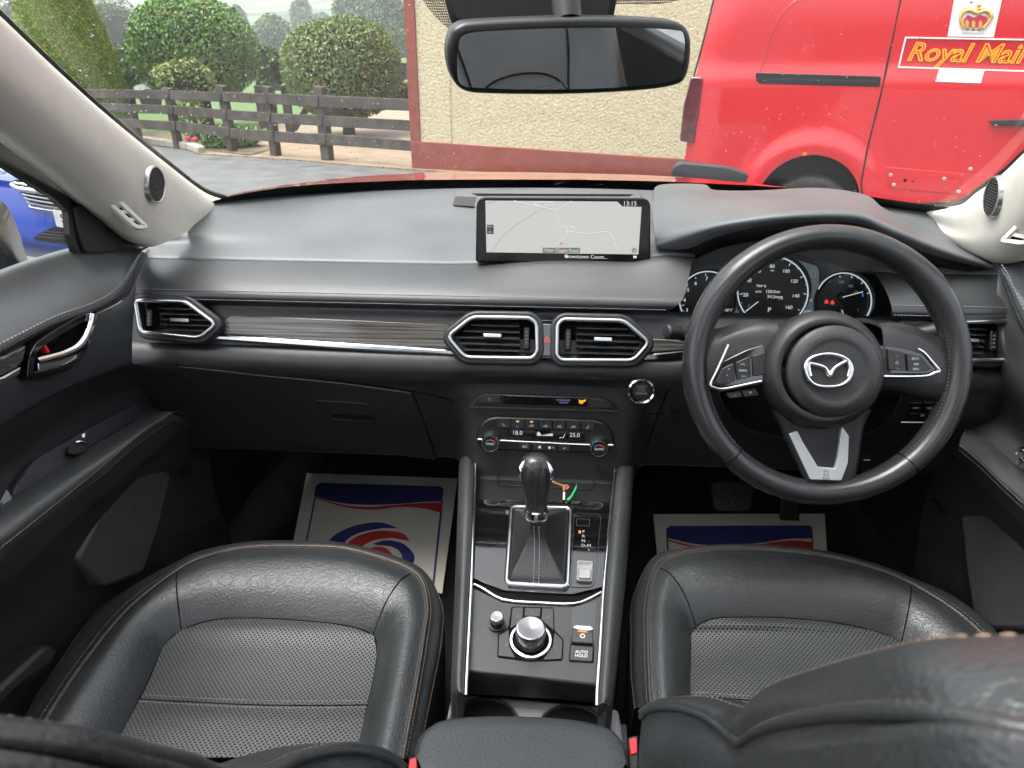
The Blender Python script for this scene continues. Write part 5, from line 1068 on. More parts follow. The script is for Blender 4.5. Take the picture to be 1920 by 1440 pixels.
# ================================================================== steering wheel
a_ = rad(22)
SW = Fr(at(1545, 686, Y=.875), V(1,0,0), V(0, math.sin(a_), math.cos(a_)))
sw = thing('steering_wheel', 'black leather three-spoke steering wheel with chrome badge and silver lower trim', 'steering wheel', SW.O)
RR, rt = .1702, .0180
verts = []; faces = []; NU, NV = 120, 20
for i in range(NU):
    a = 2*math.pi*i/NU; A = math.degrees(a) % 360
    fat = 1 + .10*sum(math.exp(-(min(abs(A-c), 360-abs(A-c))/16)**2) for c in (38, 142))       # thumb grips
    for j in range(NV):
        b = 2*math.pi*j/NV; r = RR+rt*.92*fat*math.cos(b); verts.append(SW.loc(r*math.cos(a), r*math.sin(a), rt*1.12*fat*math.sin(b)))
for i in range(NU):
    for j in range(NV): faces.append((i*NV+j, ((i+1)%NU)*NV+j, ((i+1)%NU)*NV+(j+1)%NV, i*NV+(j+1)%NV))
rim = mesh('rim', verts, faces, M['rimleather'], sw, sharp=180)
for A in (150, 31, 227, 312):
    a = rad(A); tube('rim_seam', [SW.loc((RR+(rt*.92+.0004)*math.cos(b))*math.cos(a), (RR+(rt*.92+.0004)*math.sin(0)+(rt*.92+.0004)*(math.cos(b)-0)*0+(rt*.92+.0004)*math.cos(b)*0+0)*math.sin(a)+((rt*.92+.0004)*math.cos(b))*math.sin(a), (rt*1.12+.0004)*math.sin(b)) for b in [rad(x) for x in range(-60, 241, 15)]], .0007, M['void'], rim, seg=5)
for A0, A1 in ((152,226), (-47,30)):
    stitches('stitching', [SW.loc((RR-rt*.80)*math.cos(rad(A0+(A1-A0)*i/16)), (RR-rt*.80)*math.sin(rad(A0+(A1-A0)*i/16)), rt*.55) for i in range(17)], M['dstitch'], rim, .0050, .55, .0010)
hub = lathe('hub', SW, -.009, -.005, [(.060,-.04), (.074,-.02), (.0775,.006), (.0775,.018), (.075,.028), (.069,.036), (.0615,.0405), (.0600,.0385), (.0590,.0385)], M['hard'], sw, seg=72, sharp=180)
ab = lathe('airbag_cover', SW, -.003, -.006, [(.0590,.0380), (.0582,.0415), (.056,.0432), (.048,.0462), (.0425,.0478), (.0400,.0466), (.036,.0462), (.018,.0475), (.0004,.048)], leather('airbag_plastic', (.020,.020,.021), .45, grain=420, strength=.55), sw, seg=72, sharp=180)
bh = .050
def onbadge(pts): return [SW.hit(x, y, bh) for x, y in pts]
bd = tube('badge', onbadge([(1510,687), (1522,671), (1555,664), (1585,672), (1597,692), (1590,713), (1572,724), (1537,724), (1517,712)]), .0026, M['chrome'], sw, closed=True, sub=6, seg=10)
tube('badge_wing', onbadge([(1515,681), (1532,684), (1547,690), (1555,704), (1563,692), (1576,683), (1590,676)]), .0026, M['chrome'], bd, sub=5, seg=10)
tube('badge_wing', onbadge([(1515,681), (1516,692), (1519,705)]), .0030, M['chrome'], bd, sub=4, seg=10); tube('badge_wing', onbadge([(1590,678), (1593,692), (1590,706)]), .0026, M['chrome'], bd, sub=4, seg=10)
# spokes
def spoke(s):
    R_ = [[SW.loc(s*u, v, h) for u, v, h in L] for L in (
        [(.066,.052,.012), (.090,.052,.010), (.115,.046,.006), (.135,.038,.002), (.158,.030,0), (.168,.026,-.002)],
        [(.066,.058,.000), (.090,.060,-.004), (.115,.056,-.006), (.135,.048,-.008), (.158,.044,-.006), (.166,.042,-.006)],
        [(.066,.030,.020), (.090,.034,.017), (.115,.034,.012), (.135,.026,.008), (.158,.006,.006), (.168,.002,.004)],
        [(.066,-.020,.020), (.090,-.022,.016), (.115,-.026,.012), (.135,-.030,.008), (.158,-.030,.006), (.166,-.030,.004)],
        [(.066,-.030,.000), (.090,-.032,-.004), (.115,-.036,-.004), (.135,-.040,-.006), (.158,-.048,-.006), (.164,-.05,-.006)])]
    return loft('spoke', [R_[1], R_[0], R_[2], R_[3], R_[4]], M['hard'], sw, su=4, sv=3, sharp=180)
spoke(-1); spoke(1)
hp = .020
def swp(name, pix, h0, h1, mat, par, rnd=.002, bevel=.001):
    uv = ccw([((SW.hit(x, y, h1)-SW.O).dot(SW.ex), (SW.hit(x, y, h1)-SW.O).dot(SW.ey)) for x, y in pix]); return prism(name, SW, roundpoly(uv, rnd) if rnd else uv, h0, h1, mat, par, bevel)
def swtext(s, x, y, hpx, par, h=.0245, mat='lwhite'):
    p = SW.hit(x, y, h); c = bpy.data.curves.new('lettering', 'FONT'); c.body = s; c.size = hpx*.00063*1.42; c.align_x = 'CENTER'; c.align_y = 'CENTER'; c.extrude = .00005; c.materials.append(M[mat]); o = bpy.data.objects.new('lettering', c)
    o.matrix_basis = Matrix(((SW.ex.x, SW.ey.x, SW.n.x, p.x), (SW.ex.y, SW.ey.y, SW.n.y, p.y), (SW.ex.z, SW.ey.z, SW.n.z, p.z), (0,0,0,1))); link(o, par)
bl = swp('button_pod', [(1337,720), (1352,679), (1400,656), (1433,646), (1440,712), (1352,727)], .004, .0200, M['piano'], sw, .003)
tube('pod_trim', [SW.hit(x, y, .0215) for x, y in ((1366,646), (1359,662), (1351,680), (1341,702), (1332,721), (1340,727), (1356,729.5), (1390,723), (1428,715))], .0022, M['chrome'], bl, sub=3, seg=8)
for nm, pix in (('button', [(1342,717), (1354,691), (1376,681), (1379,714), (1350,721)]), ('button', [(1380,679.5), (1406,668), (1409,706), (1383,713)]), ('button', [(1411,667), (1436,660), (1436,702), (1413,706)])): swp(nm, pix, .019, .0238, M['plastic'], bl)
for s, x, y, h in (('+',1367,692,6), ('-',1367,713,6), ('x',1363,703,4), ('>>|',1393,683,4.5), ('INFO',1393,695,5), ('|<<',1395,706,4.5)): swtext(s, x, y, h, bl)
brp = swp('button_pod', [(1648,648), (1690,652), (1728,662), (1757,694), (1738,701), (1648,701)], .004, .0200, M['piano'], sw, .003)
tube('pod_trim', [SW.hit(x, y, .0215) for x, y in ((1720,654), (1732,661), (1747,678), (1761,695), (1752,699), (1738,704.5), (1700,706), (1651,705.5))], .0022, M['chrome'], brp, sub=3, seg=8)
for nm, pix in (('button', [(1646,652), (1661,653), (1661,694), (1648,694)]), ('button', [(1665,654), (1696,660), (1699,695), (1666,694)]), ('button', [(1701,662), (1727,668), (1748,692), (1732,697), (1703,696)])): swp(nm, pix, .019, .0238, M['plastic'], brp)
for s, x, y, h in (('^',1682,668,5), ('\u2302',1682,680,6), ('v',1683,691,4), ('SET+',1717,673,5), ('RES',1718,683,4.4), ('SET-',1718,692.5,5)): swtext(s, x, y, h, brp)
for pix, s, c in (([(1362,737), (1388,733), (1392,744), (1368,747)], 'x', (1378,741)), ([(1391,732), (1418,728), (1423,742), (1395,744)], '\u25CF', (1407,736)), ([(1655,714), (1688,714), (1687,730), (1656,730)], 'off', (1671,723)), ([(1692,714), (1726,716), (1720,731), (1690,730)], 'off', (1707,723))):
    o = swp('paddle_button', pix, -.004, .004, simple('paddle_plastic', (.05,.05,.052), .4), sw); swtext(s, c[0], c[1], 4.2, o, h=.0047, mat='white')
lsp = [[SW.hit(x, y, h) for x, y in L] for L, h in (([(1445,770), (1462,800), (1482,850), (1502,890), (1515,912)], -.004), ([(1458,768), (1474,800), (1494,850), (1510,890), (1520,908)], .010), ([(1545,790), (1545,810), (1547,850), (1550,890), (1551,910)], .006), ([(1620,770), (1609,800), (1603,850), (1597,890), (1590,910)], .010), ([(1634,768), (1620,800), (1612,850), (1606,890), (1598,912)], -.004))]
loft('lower_spoke', lsp, M['plastic'], sw, su=4, sv=3, sharp=180)
vt = swp('spoke_trim', [(1480,814), (1495,808), (1506,830), (1534,876), (1566,879), (1571,860), (1578,803), (1580,801), (1592,818), (1590,868), (1578,901), (1519,899)], .002, .0135, M['silver'], sw, .002, .002)
for i in range(3): swtext(('SRS', 'AIR', 'BAG')[i], 1549, 884+i*6.5, 5.5, vt, h=.0136, mat='satin')
# ================================================================== centre console
CON = FrYZ(.93, .795, .62, .747)
con = thing('centre_console', 'gloss black centre console with gear lever, rotary dial and padded side rails', 'console', V(0, .8, .5))
def hitrow(pix, h): return [CON.hit(x, y, h) for x, y in pix]
def rail(O, I, s, nm):
    o = hitrow(O, .002); i = hitrow(I, .006)
    lowrow = [V(p.x+s*.004, p.y, FZ+.01) for p in o]; r1 = [p+V(s*.002, 0, -.045) for p in o]
    crest = [a.lerp(b, .45)+CON.n*.012 for a, b in zip(o, i)]; c2 = [a.lerp(b, .85)+CON.n*.009 for a, b in zip(o, i)]; inn = [p-CON.n*.02 for p in i]
    loft('side_wall', [lowrow, r1], M['plastic'], con, su=4, sv=1)
    e0 = [r1[-1], o[-1], crest[-1], c2[-1], i[-1], inn[-1]]
    rl_ = loft(nm, [r1, o, crest, c2, i, inn], M['padleather'], con, su=4, sv=3, sharp=180)
    c = e0[1].lerp(e0[4], .5)-V(0,.02,.02); mesh('rail_end', e0+[c-CON.n*.03], [(0,1,2,3,4,5,6)], M['padleather'], rl_, smooth=False)
    stitches('stitching', [p+CON.n*.0045+V(s*-.0002,0,0) for p in [a.lerp(b, .10) for a, b in zip(o, i)]], M['stitch'], rl_, .0050, .66, .0007)
    tube('rail_trim', [p+CON.n*.004-V(s*.002,0,0) for p in i], .0026, M['chrome'], rl_, sub=4, seg=8)
rail([(861,866), (860,905), (857,1000), (853,1100), (849,1200), (846,1275), (848,1300), (856,1310)], [(889,866), (889,905), (885,1000), (881,1100), (876,1200), (872,1275), (871,1300), (870,1308)], -1, 'side_rail')
rail([(1187,868), (1186,905), (1178,1000), (1169,1100), (1158,1200), (1149,1290), (1146,1318), (1138,1331)], [(1156,868), (1153,905), (1144,1000), (1135,1100), (1129,1200), (1123,1290), (1122,1318), (1122,1328)], 1, 'side_rail')
pprism('upper_panel', CON, [(886,936), (1150,940), (1133,1100), (1075,1114), (945,1107), (880,1082)], -.03, 0, M['piano'], con, bevel=.001)
pprism('slot', CON, [(880,1080), (945,1104), (1075,1111), (1134,1096), (1134,1112), (1075,1136), (945,1128), (880,1098)], -.035, -.004, M['void'], con)
tube('slot_trim', hitrow([(883,1093.5), (905,1103), (944,1124.5), (1010,1130), (1075,1132), (1105,1122), (1132,1108)], .002), .0022, M['chrome'], con, sub=3, seg=8)
M['condark'] = simple('console_satin_plastic', (.030, .031, .032), .36, var=.06)
pprism('lower_panel', CON, [(882,1098), (944,1127.5), (1075,1135), (1133,1110), (1124,1285), (1000,1270), (875,1258)], -.03, 0, M['condark'], con, bevel=.0025)
front = [hitrow([(875,1256), (930,1264), (1000,1270), (1070,1277), (1124,1284)], -.001), hitrow([(875,1266), (930,1274), (1000,1279), (1070,1286), (1124,1293)], -.008), hitrow([(872,1300), (930,1304), (1000,1308), (1070,1313), (1122,1320)], -.035)]
loft('console_nose', front, M['plastic'], con, su=3, sv=3, sharp=180)
# storage tray ahead of the lever
TR = FrYZ(.99, .86, .93, .80)
pprism('tray_floor', CON, [(884,850), (1158,852), (1150,945), (884,940)], -.045, -.012, M['matt'], con)
pprism('tray_back', LOW, [(884,846), (1160,850), (1154,900), (888,894)], -.06, -.02, M['matt'], con)
for pts in ([(912,862), (926,888), (941,909), (980,911), (1060,914)], [(1138,868), (1122,894), (1107,917), (1060,916)]): tube('tray_edge', hitrow(pts, -.008), .0009, M['hard'], con, seg=6)
for pts in ([(921,935), (926,939), (940,940), (948,936)], [(1092,943), (1098,947), (1112,947), (1119,943)]): tube('tray_grip', hitrow(pts, .001), .0012, M['hard'], con, seg=6)
# gear lever
sg_ = ccw(CON.UV([(955,955), (964,950), (1066,952), (1074.5,960), (1069,1100), (1060,1107), (953,1101), (945,1093)]))
gs = ringprism('lever_surround', CON, roundpoly(sg_, .010), .0070, -.002, .0065, M['satin'], con, bevel=.0025)
pprism('surround_floor', CON, [(958,958), (1070,960), (1064,1100), (950,1096)], -.002, .0005, M['black'], gs)
N_ = at(1006, 968, Y=.80); T_ = at(1005, 850, Y=.822)
base_ = inset(roundpoly(sg_, .012, 5), .0072); nb = len(base_); bc_ = CON.loc(sum(p[0] for p in base_)/nb, sum(p[1] for p in base_)/nb, .003)
rows = []
for t, sc_, h in ((0,1,.002), (.10,.95,.006), (.3,.72,.016), (.55,.46,.032), (.8,.30,.05), (1,.215,.066)):
    row = []
    for q, (u, v) in enumerate(base_):
        p = CON.loc(u, v, .002)-bc_; ang = math.atan2(v-(bc_-CON.O).dot(CON.ey), u-(bc_-CON.O).dot(CON.ex)); fold = 1+.16*math.sin(4*ang+math.pi)*math.sin(math.pi*t)
        sx = Vector((p.dot(CON.ex), p.dot(CON.ey))); L = sx.length; circ = Vector((.0150*math.cos(ang), .0150*math.sin(ang))); sx = (sx*sc_*fold).lerp(circ, t**1.5)
        c = bc_.lerp(N_, t); row.append(c+CON.ex*sx.x+CON.ey*sx.y)
    rows.append(row)
bt_ = loft('lever_boot', rows, leather('boot_leather', (.02,.02,.021), .3, grain=350, strength=.4, wr=1.6), con, su=1, sv=4, closed=True, sharp=180)
bs_ = CON.uv(1005, 1098)
for s in (-.0035, .0035):
    stitches('stitching', [CON.hit(1005, 1098, .003)+CON.ex*s, bc_.lerp(N_, .45)+CON.ex*s-CON.ey*.030+V(0,-.004,.004), N_+CON.ex*s-CON.ey*.0165], M['gstitch'], bt_, .0042, .62, .0007, sub=10)
ax = (T_-N_).normalized(); kx = V(1,0,0); ky = ax.cross(kx).normalized()
KL = (T_-N_).length; rows = []
for t, r in ((-.02,.0130), (0,.0148), (.12,.0150), (.2,.0158), (.4,.0195), (.6,.0228), (.75,.0238), (.86,.0222), (.95,.0160), (.99,.008), (1.0,.0008)):
    rows.append([N_+ax*KL*t+kx*(r*math.cos(j*.3927))+ky*(r*.92*math.sin(j*.3927)) for j in range(16)])
kn = loft('gear_knob', rows, M['rimleather'], con, su=2, sv=4, closed=True, sharp=180)
rows = [[N_+ax*KL*t+kx*(r*math.cos(j*.3927))+ky*(r*.93*math.sin(j*.3927)) for j in range(16)] for t, r in ((-.04,.0150), (-.02,.0162), (.05,.0163), (.10,.0164), (.11,.0150))]
loft('knob_collar', rows, M['chrome'], kn, su=2, sv=2, closed=True, sharp=60)
rows = [[N_+ax*KL*t+kx*(w*c)-ky*(s*.0) + V(0,-1,.25).normalized()*(r*.93) for c in (-1,-.5,0,.5,1)] for t, w, r in ((.06,.0105,.0150), (.25,.0118,.0158), (.5,.0130,.0205), (.72,.0128,.0226), (.84,.011,.0208))]
loft('knob_front', rows, M['plastic'], kn, su=2, sv=4, sharp=180)
for s in (-1, 1):
    pts = [N_+ax*KL*t+kx*(s*rx)+V(0,-1,.25).normalized()*ry for t, rx, ry in ((.60,.0196,.0120), (.70,.0206,.0125), (.82,.0196,.0120), (.92,.0150,.0105))]
    tube('knob_accent', pts, lambda t: .0046*math.sin(math.pi*min(.95, max(.12, t))), M['chrome'], kn, sub=5, seg=10)
for s, x, y, h in (('P',1094,997,7), ('R',1094,1005.5,7), ('N',1094,1014,7), ('D-M',1099,1023,7), ('_',1104,1013,5), ('+',1104,1031,6)): text(s, CON, x, y, h, M['lwhite'], con, h=.0006, ext=.00005)
pprism('gear_lamp', CON, [(1085,994.5), (1089,994.5), (1089,999.5), (1085,999.5)], 0, .0006, M['amber'], con)
gp = ccw(CON.UV([(1076,962), (1124,964), (1127,972), (1116,1094), (1108,1102), (1070,1102)])); ringprism('gate_panel_edge', CON, roundpoly(gp, .004), .0007, 0, .0008, M['hard'], con)
ringprism('lock_button', CON, roundpoly(ccw(CON.UV([(1080,973), (1106,974), (1105,987.5), (1081,986.5)])), .002), .0008, 0, .0012, M['hard'], con)
sp = pprism('sport_switch', CON, [(1081,1049), (1113,1051), (1111.5,1089), (1080,1087)], -.002, .004, simple('silver_plastic', (.28,.28,.28), .34, .6), con, rnd=.003, bevel=.0015)
pprism('sport_rocker', CON, [(1085,1065), (1109,1066), (1108,1084), (1084,1083)], .004, .0075, simple('switch_silver', (.30,.30,.30), .4, .5), sp, rnd=.002, bevel=.0015); text('SPORT', CON, 1097, 1057, 6, M['hard'], sp, h=.0042, ext=.00005)
# dial and its buttons
db = pprism('dial_surround', CON, [(959,1137), (1038,1139), (1040,1182), (1057,1199), (1055,1238), (990,1240), (932,1232), (934,1189), (953,1177)], -.004, .0008, M['void'], con, rnd=.003)
for pix in ([(961,1139), (981,1138.5), (980,1163), (957,1178)], [(984,1139), (1014,1140), (1013,1156), (983,1154)], [(1017,1140), (1037,1141), (1038,1181), (1015,1161)], [(936,1191), (954,1180), (955,1212), (966,1233), (934,1229)], [(1040,1186), (1055,1200), (1053,1235), (1018,1237), (1036,1212)]):
    o = pprism('menu_button', CON, pix, .0, .0028, M['condark'], db, rnd=.0015, bevel=.0008); cx = sum(p[0] for p in pix)/len(pix); cy = sum(p[1] for p in pix)/len(pix)
    pprism('icon', CON, [(cx-3,cy+2), (cx,cy-3), (cx+3,cy+1), (cx+1,cy+3)], .0028, .003, M['lgrey'], o)
cu, cv = CON.uv(995, 1203)
dk = lathe('rotary_dial', CON, cu, cv, [(.0185,.002), (.0185,.006), (.0182,.0065), (.0182,.021), (.0190,.0215), (.0190,.025), (.0178,.0282), (.0163,.0288)], M['satin'], con, seg=64, sharp=30)
lathe('dial_cap', CON, cu, cv, [(.0165,.0284), (.012,.0280), (.006,.0265), (.0004,.0258)], simple('dial_cap_satin', (.20,.20,.205), .38, .8, var=.03), dk, seg=48, sharp=180)
lathe('dial_ring', CON, cu, cv, [(.0225,.0), (.0225,.004), (.0235,.0052), (.0262,.0048), (.0272,.002), (.0272,0)], M['chrome'], db, seg=64, sharp=40)
for j in range(48):
    a = 2*math.pi*j/48; p = CON.loc(cu+.0184*math.cos(a), cv+.0184*math.sin(a), .007); q = CON.loc(cu+.0184*math.cos(a), cv+.0184*math.sin(a), .0195); tube('knurl', [p, q], .0004, M['hard'], dk, seg=4)
vu, vv = CON.uv(932, 1172)
vk = lathe('volume_knob', CON, vu, vv, [(.0115,0), (.0115,.003), (.0085,.0032), (.0088,.012), (.0090,.0125), (.0090,.0165), (.0082,.0180), (.0074,.0184)], M['satin'], con, seg=44, sharp=30)
lathe('knob_cap', CON, vu, vv, [(.0075,.0183), (.0004,.0178)], simple('knob_cap_satin', (.24,.24,.245), .38, .7), vk, seg=32); lathe('knob_collar', CON, vu, vv, [(.0116,.0), (.0116,.0034), (.0087,.0036), (.0089,.0112)], M['black'], vk, seg=36)
pk = pprism('parking_brake', CON, [(1073,1141), (1080,1137), (1114,1128), (1118,1133), (1114,1208), (1069,1206)], -.006, .0006, M['piano'], con, rnd=.002)
pprism('brake_lever', CON, [(1073,1176), (1090,1172), (1113,1177), (1112,1206), (1071,1203)], -.004, .005, M['condark'], pk, rnd=.002, bevel=.0015)
pprism('brake_lever_edge', CON, [(1073,1176), (1080,1172), (1108,1174), (1113,1180), (1106,1182), (1082,1179)], .0045, .0075, M['chrome'], pk, rnd=.002, bevel=.001)
pprism('brake_lamp', CON, [(1083,1181), (1101,1183), (1101,1186), (1083,1184)], .005, .0055, M['amber'], pk)
u, v = CON.uv(1092, 1197); lathe('brake_mark', CON, u, v, [(.0022,.005), (.0022,.0053), (.0032,.0053), (.0032,.005)], M['white'], pk, seg=20)
ah = pprism('auto_hold_button', CON, [(1070,1209), (1113,1213), (1111,1240), (1067.5,1237)], -.004, .0035, M['condark'], con, rnd=.002, bevel=.0012)
ringprism('switch_gap', CON, roundpoly(ccw(CON.UV([(1069,1207), (1115,1211), (1113,1243), (1066,1240)])), .002), .0012, 0, .0006, M['void'], ah)
text('AUTO', CON, 1090.5, 1222.5, 6, M['white'], ah, h=.0037, ext=.00005); text('HOLD', CON, 1090, 1229.5, 6, M['white'], ah, h=.0037, ext=.00005)
# cup holders
CUP = FrYZ(.62, .690, .30, .690)
M['greyplastic'] = simple('grey_grained_plastic', (.16, .165, .17), .5, bump=.8, bs=420, var=.15, vs=300)
pprism('cup_tray', CUP, [(845,1310), (872,1300), (1122,1322), (1160,1330), (1176,1440), (1180,1520), (800,1520), (826,1400)], -.06, 0, M['greyplastic'], con, bevel=.004)
for x, y in ((907,1368), (1074,1382)):
    u, v = CUP.uv(x, y); o = lathe('cup_holder', CUP, u, v, [(.0450,.0012), (.0425,.0025), (.0405,.001), (.0400,.0008), (.039,.0009), (.0005,.0009)], M['void'], con, seg=44)  # flat near-black disc painted for the shaded depth of the cup
    lathe('cup_rim', CUP, u, v, [(.0465,.0), (.0450,.0035), (.0425,.0035), (.0405,.0)], M['plastic'], o, seg=44)
mesh('tunnel', [V(-.12,.62,FZ), V(.12,.62,FZ), V(.12,-.5,FZ), V(-.12,-.5,FZ), V(-.105,.62,.66), V(.105,.62,.66), V(.105,-.5,.66), V(-.105,-.5,.66)], [(4,5,6,7), (0,4,7,3), (1,2,6,5), (0,1,5,4)], M['plastic'], con, smooth=False)
# armrest lid
al = thing('armrest', 'padded black leather armrest lid between the front seats', 'armrest', V(0, .3, .7))
def ARM(px, py, z): return at(px, py, Z=z)
lid = [[ARM(x, y, .735) for x, y in ((780,1418), (792,1384), (830,1364), (900,1358), (980,1358), (1070,1364), (1140,1380), (1168,1404), (1182,1440))],
       [ARM(x, y, .790) for x, y in ((776,1420), (790,1378), (826,1357), (900,1351), (980,1351), (1072,1357), (1144,1372), (1170,1398), (1180,1440))],
       [ARM(x, y, .802) for x, y in ((790,1440), (806,1396), (840,1372), (900,1364), (980,1364), (1066,1370), (1130,1386), (1154,1412), (1164,1450))]]
bk = [[p+V(0, -.16, .006) for p in lid[2]], [p+V(0, -.34, .0) for p in lid[2]]]
bk = [[V(l.x*1.0, l.y, l.z) for l in r] for r in bk]
mid_ = [V((p.x)*.55+.0, min(p.y, .47)*.75, .806) for p in lid[2]]
loft('lid', [lid[0], lid[1], lid[2], mid_, [V(p.x*.3, p.y*.4, .806) for p in lid[2]]], M['padleather'], al, su=4, sv=4, sharp=180)
sd = [[V(p.x, p.y, .62) for p in lid[0]], lid[0]]
loft('base', sd, M['plastic'], al, su=4, sv=1)
for i, d in ((1, V(0,0,.003)),): stitches('stitching', [p.lerp(q, .45)+V(0,0,.004) for p, q in list(zip(lid[1], lid[2]))[5:]], M['stitch'], al, .0052, .66, .0008)
# key and tag in the tray
ky_ = thing('key_tag', 'small key with orange tie and green tag lying in the console tray', 'key', CON.hit(1062, 930, .0))
tube('tie', [CON.hit(x, y, .012) for x, y in ((1034,902), (1044,907), (1056,911), (1062,917), (1066,914), (1062,910), (1057,913), (1058,922))], .0016, simple('orange_tie', (.35,.15,.07), .6), ky_, sub=4, seg=6)
pprism('tag', CON, [(1062,936), (1070,929), (1082,907), (1081,915), (1073,930), (1067,938)], .004, .006, simple('green_tag', (.02,.36,.12), .4), ky_, rnd=.001)
tube('key_blade', [CON.hit(1058,920,.010), CON.hit(1057,937,.004)], .0022, simple('brass', (.6,.55,.4), .3, .8), ky_, seg=6)
# ================================================================== seats
def seat(name, label, I, P, O, Zi, side, seams, cross):
    t = thing(name, label, 'car seat', V(.37*side, .5, FZ))
    zi = [Zi(i) for i in range(14)]
    i_ = [at(x, y, Z=z) for (x, y), z in zip(I, zi)]
    p_ = [at(x, y, Z=z+.036) for (x, y), z in zip(P, zi)]
    o_ = [at(x, y, Z=z+.014) for (x, y), z in zip(O, zi)]
    low1 = [V(p.x, p.y, z-.06) for p, z in zip(o_, zi)]; low2 = [V(p.x*.99+.0037*side, p.y-.02, z-.17) for p, z in zip(o_, zi)]
    i0 = [p-V(0,0,.012) for p in i_]; c1 = [a.lerp(b, .30)+V(0,0,.020) for a, b in zip(i_, p_)]; c2 = [a.lerp(b, .66)+V(0,0,.020) for a, b in zip(i_, p_)]
    p1 = [a.lerp(b, .93)+V(0,0,.0035) for a, b in zip(i_, p_)]; p2 = [a.lerp(b, .4)+V(0,0,.002) for a, b in zip(p_, o_)]
    cu = loft('cushion_bolster', [i0, i_, c1, c2, p1, p_], M['leather'], t, su=7, sv=5, sharp=180)
    loft('cushion_side', [p_, p2, o_, low1, low2], M['leather'], t, su=7, sv=4, sharp=180)
    tube('piping', [p+V(0,0,.0012) for p in p_], .0026, M['leather'], t, sub=7, seg=8)
    for f, mt in ((.955, 'stitch'), (1.03, 'stitch')):
        stitches('stitching', [a.lerp(b, f)+V(0,0,.0045) if f < 1 else b.lerp(c, .22)+V(0,0,.0035) for a, b, c in zip(i_, p_, o_)], M[mt], t, .0052, .66, .00075)
    stitches('stitching', [p+V(0,0,.002) for p in o_], M['stitch'], t, .0052, .66, .0007)
    for k in seams:                                              # seam grooves across the bolster
        a = [i_[k], c1[k], c2[k], p1[k]]; tube('seam', [q+V(0,0,.0006) for q in a], .0009, M['void'], t, sub=5, seg=6)
    # perforated insert
    L = i_[:5]; Rr = i_[:8:-1][:5] if False else [i_[13-k] for k in range(5)]
    fr_ = i_[4:10]
    rows = []
    for k in range(5):
        a, b = L[k], Rr[k]; rows.append([a.lerp(b, j/8)+V(0,0,.007*math.sin(math.pi*j/8)-.002*(k == 2)) for j in range(9)])
    fl = spline(fr_, 4); rows.append([fl[round(j*(len(fl)-1)/8)]+V(0,0,-.001) for j in range(9)])
    ins = loft('insert', rows, M['perf'], t, su=3, sv=5, sharp=180)
    tube('insert_seam', [p+V(0,0,-.001) for p in i_], .0011, M['void'], t, sub=7, seg=6)
    if cross:
        cl_ = [at(x, y, Z=z) for x, y, z in cross]
        for dy in (-.005, .005): stitches('stitching', [q+V(0,dy,.0022) for q in cl_], M['stitch'], ins, .0048, .66, .0007)
        tube('cross_seam', [q+V(0,0,.0004) for q in cl_], .0008, M['void'], ins, sub=5, seg=6)
    return t
zp = lambda i: (.665, .670, .675, .680, .688, .694, .696, .696, .694, .688, .680, .675, .670, .665)[i]
Ip = [(205,1425),(238,1355),(275,1280),(305,1215),(340,1181),(400,1161),(480,1158),(560,1162),(650,1172),(700,1191),(706,1230),(697,1290),(682,1350),(664,1430)]
Pp = [(50,1410),(95,1335),(157,1243),(240,1143),(334,1069),(395,1041),(470,1027),(560,1025),(660,1032),(775,1072),(801,1130),(795,1195),(780,1290),(755,1425)]
Op = [(20,1400),(60,1325),(107,1252),(195,1138),(334,1055),(392,1033),(470,1020),(560,1018),(657,1024),(782,1064),(826,1127),(829,1195),(812,1290),(785,1420)]
s1 = seat('passenger_seat', 'black leather passenger seat with perforated insert and tan stitching', Ip, Pp, Op, zp, -1, (4, 9), [(264,1311,.688), (330,1315,.69), (480,1322,.690), (600,1323,.688), (690,1322,.681)])
Id = [(1297,1330),(1294,1270),(1294,1225),(1296,1190),(1305,1174),(1337,1159),(1400,1156),(1480,1158),(1570,1167),(1641,1183),(1690,1205),(1725,1245),(1755,1295),(1780,1350)]
Pd = [(1222,1345),(1217,1270),(1215,1200),(1216,1130),(1233,1062),(1282,1039),(1360,1030),(1450,1032),(1550,1044),(1640,1067),(1708,1095),(1780,1138),(1841,1189),(1900,1260)]
Od = [(1190,1330),(1183,1262),(1183,1195),(1186,1125),(1222,1050),(1275,1033),(1360,1025),(1450,1027),(1550,1038),(1635,1060),(1708,1088),(1785,1120),(1864,1183),(1925,1250)]
s2 = seat('driver_seat', 'black leather driver seat with perforated insert and tan stitching', Id, Pd, Od, zp, 1, (4, 10), [(1297,1306,.678), (1350,1309,.684), (1420,1315,.688), (1500,1322,.69)])
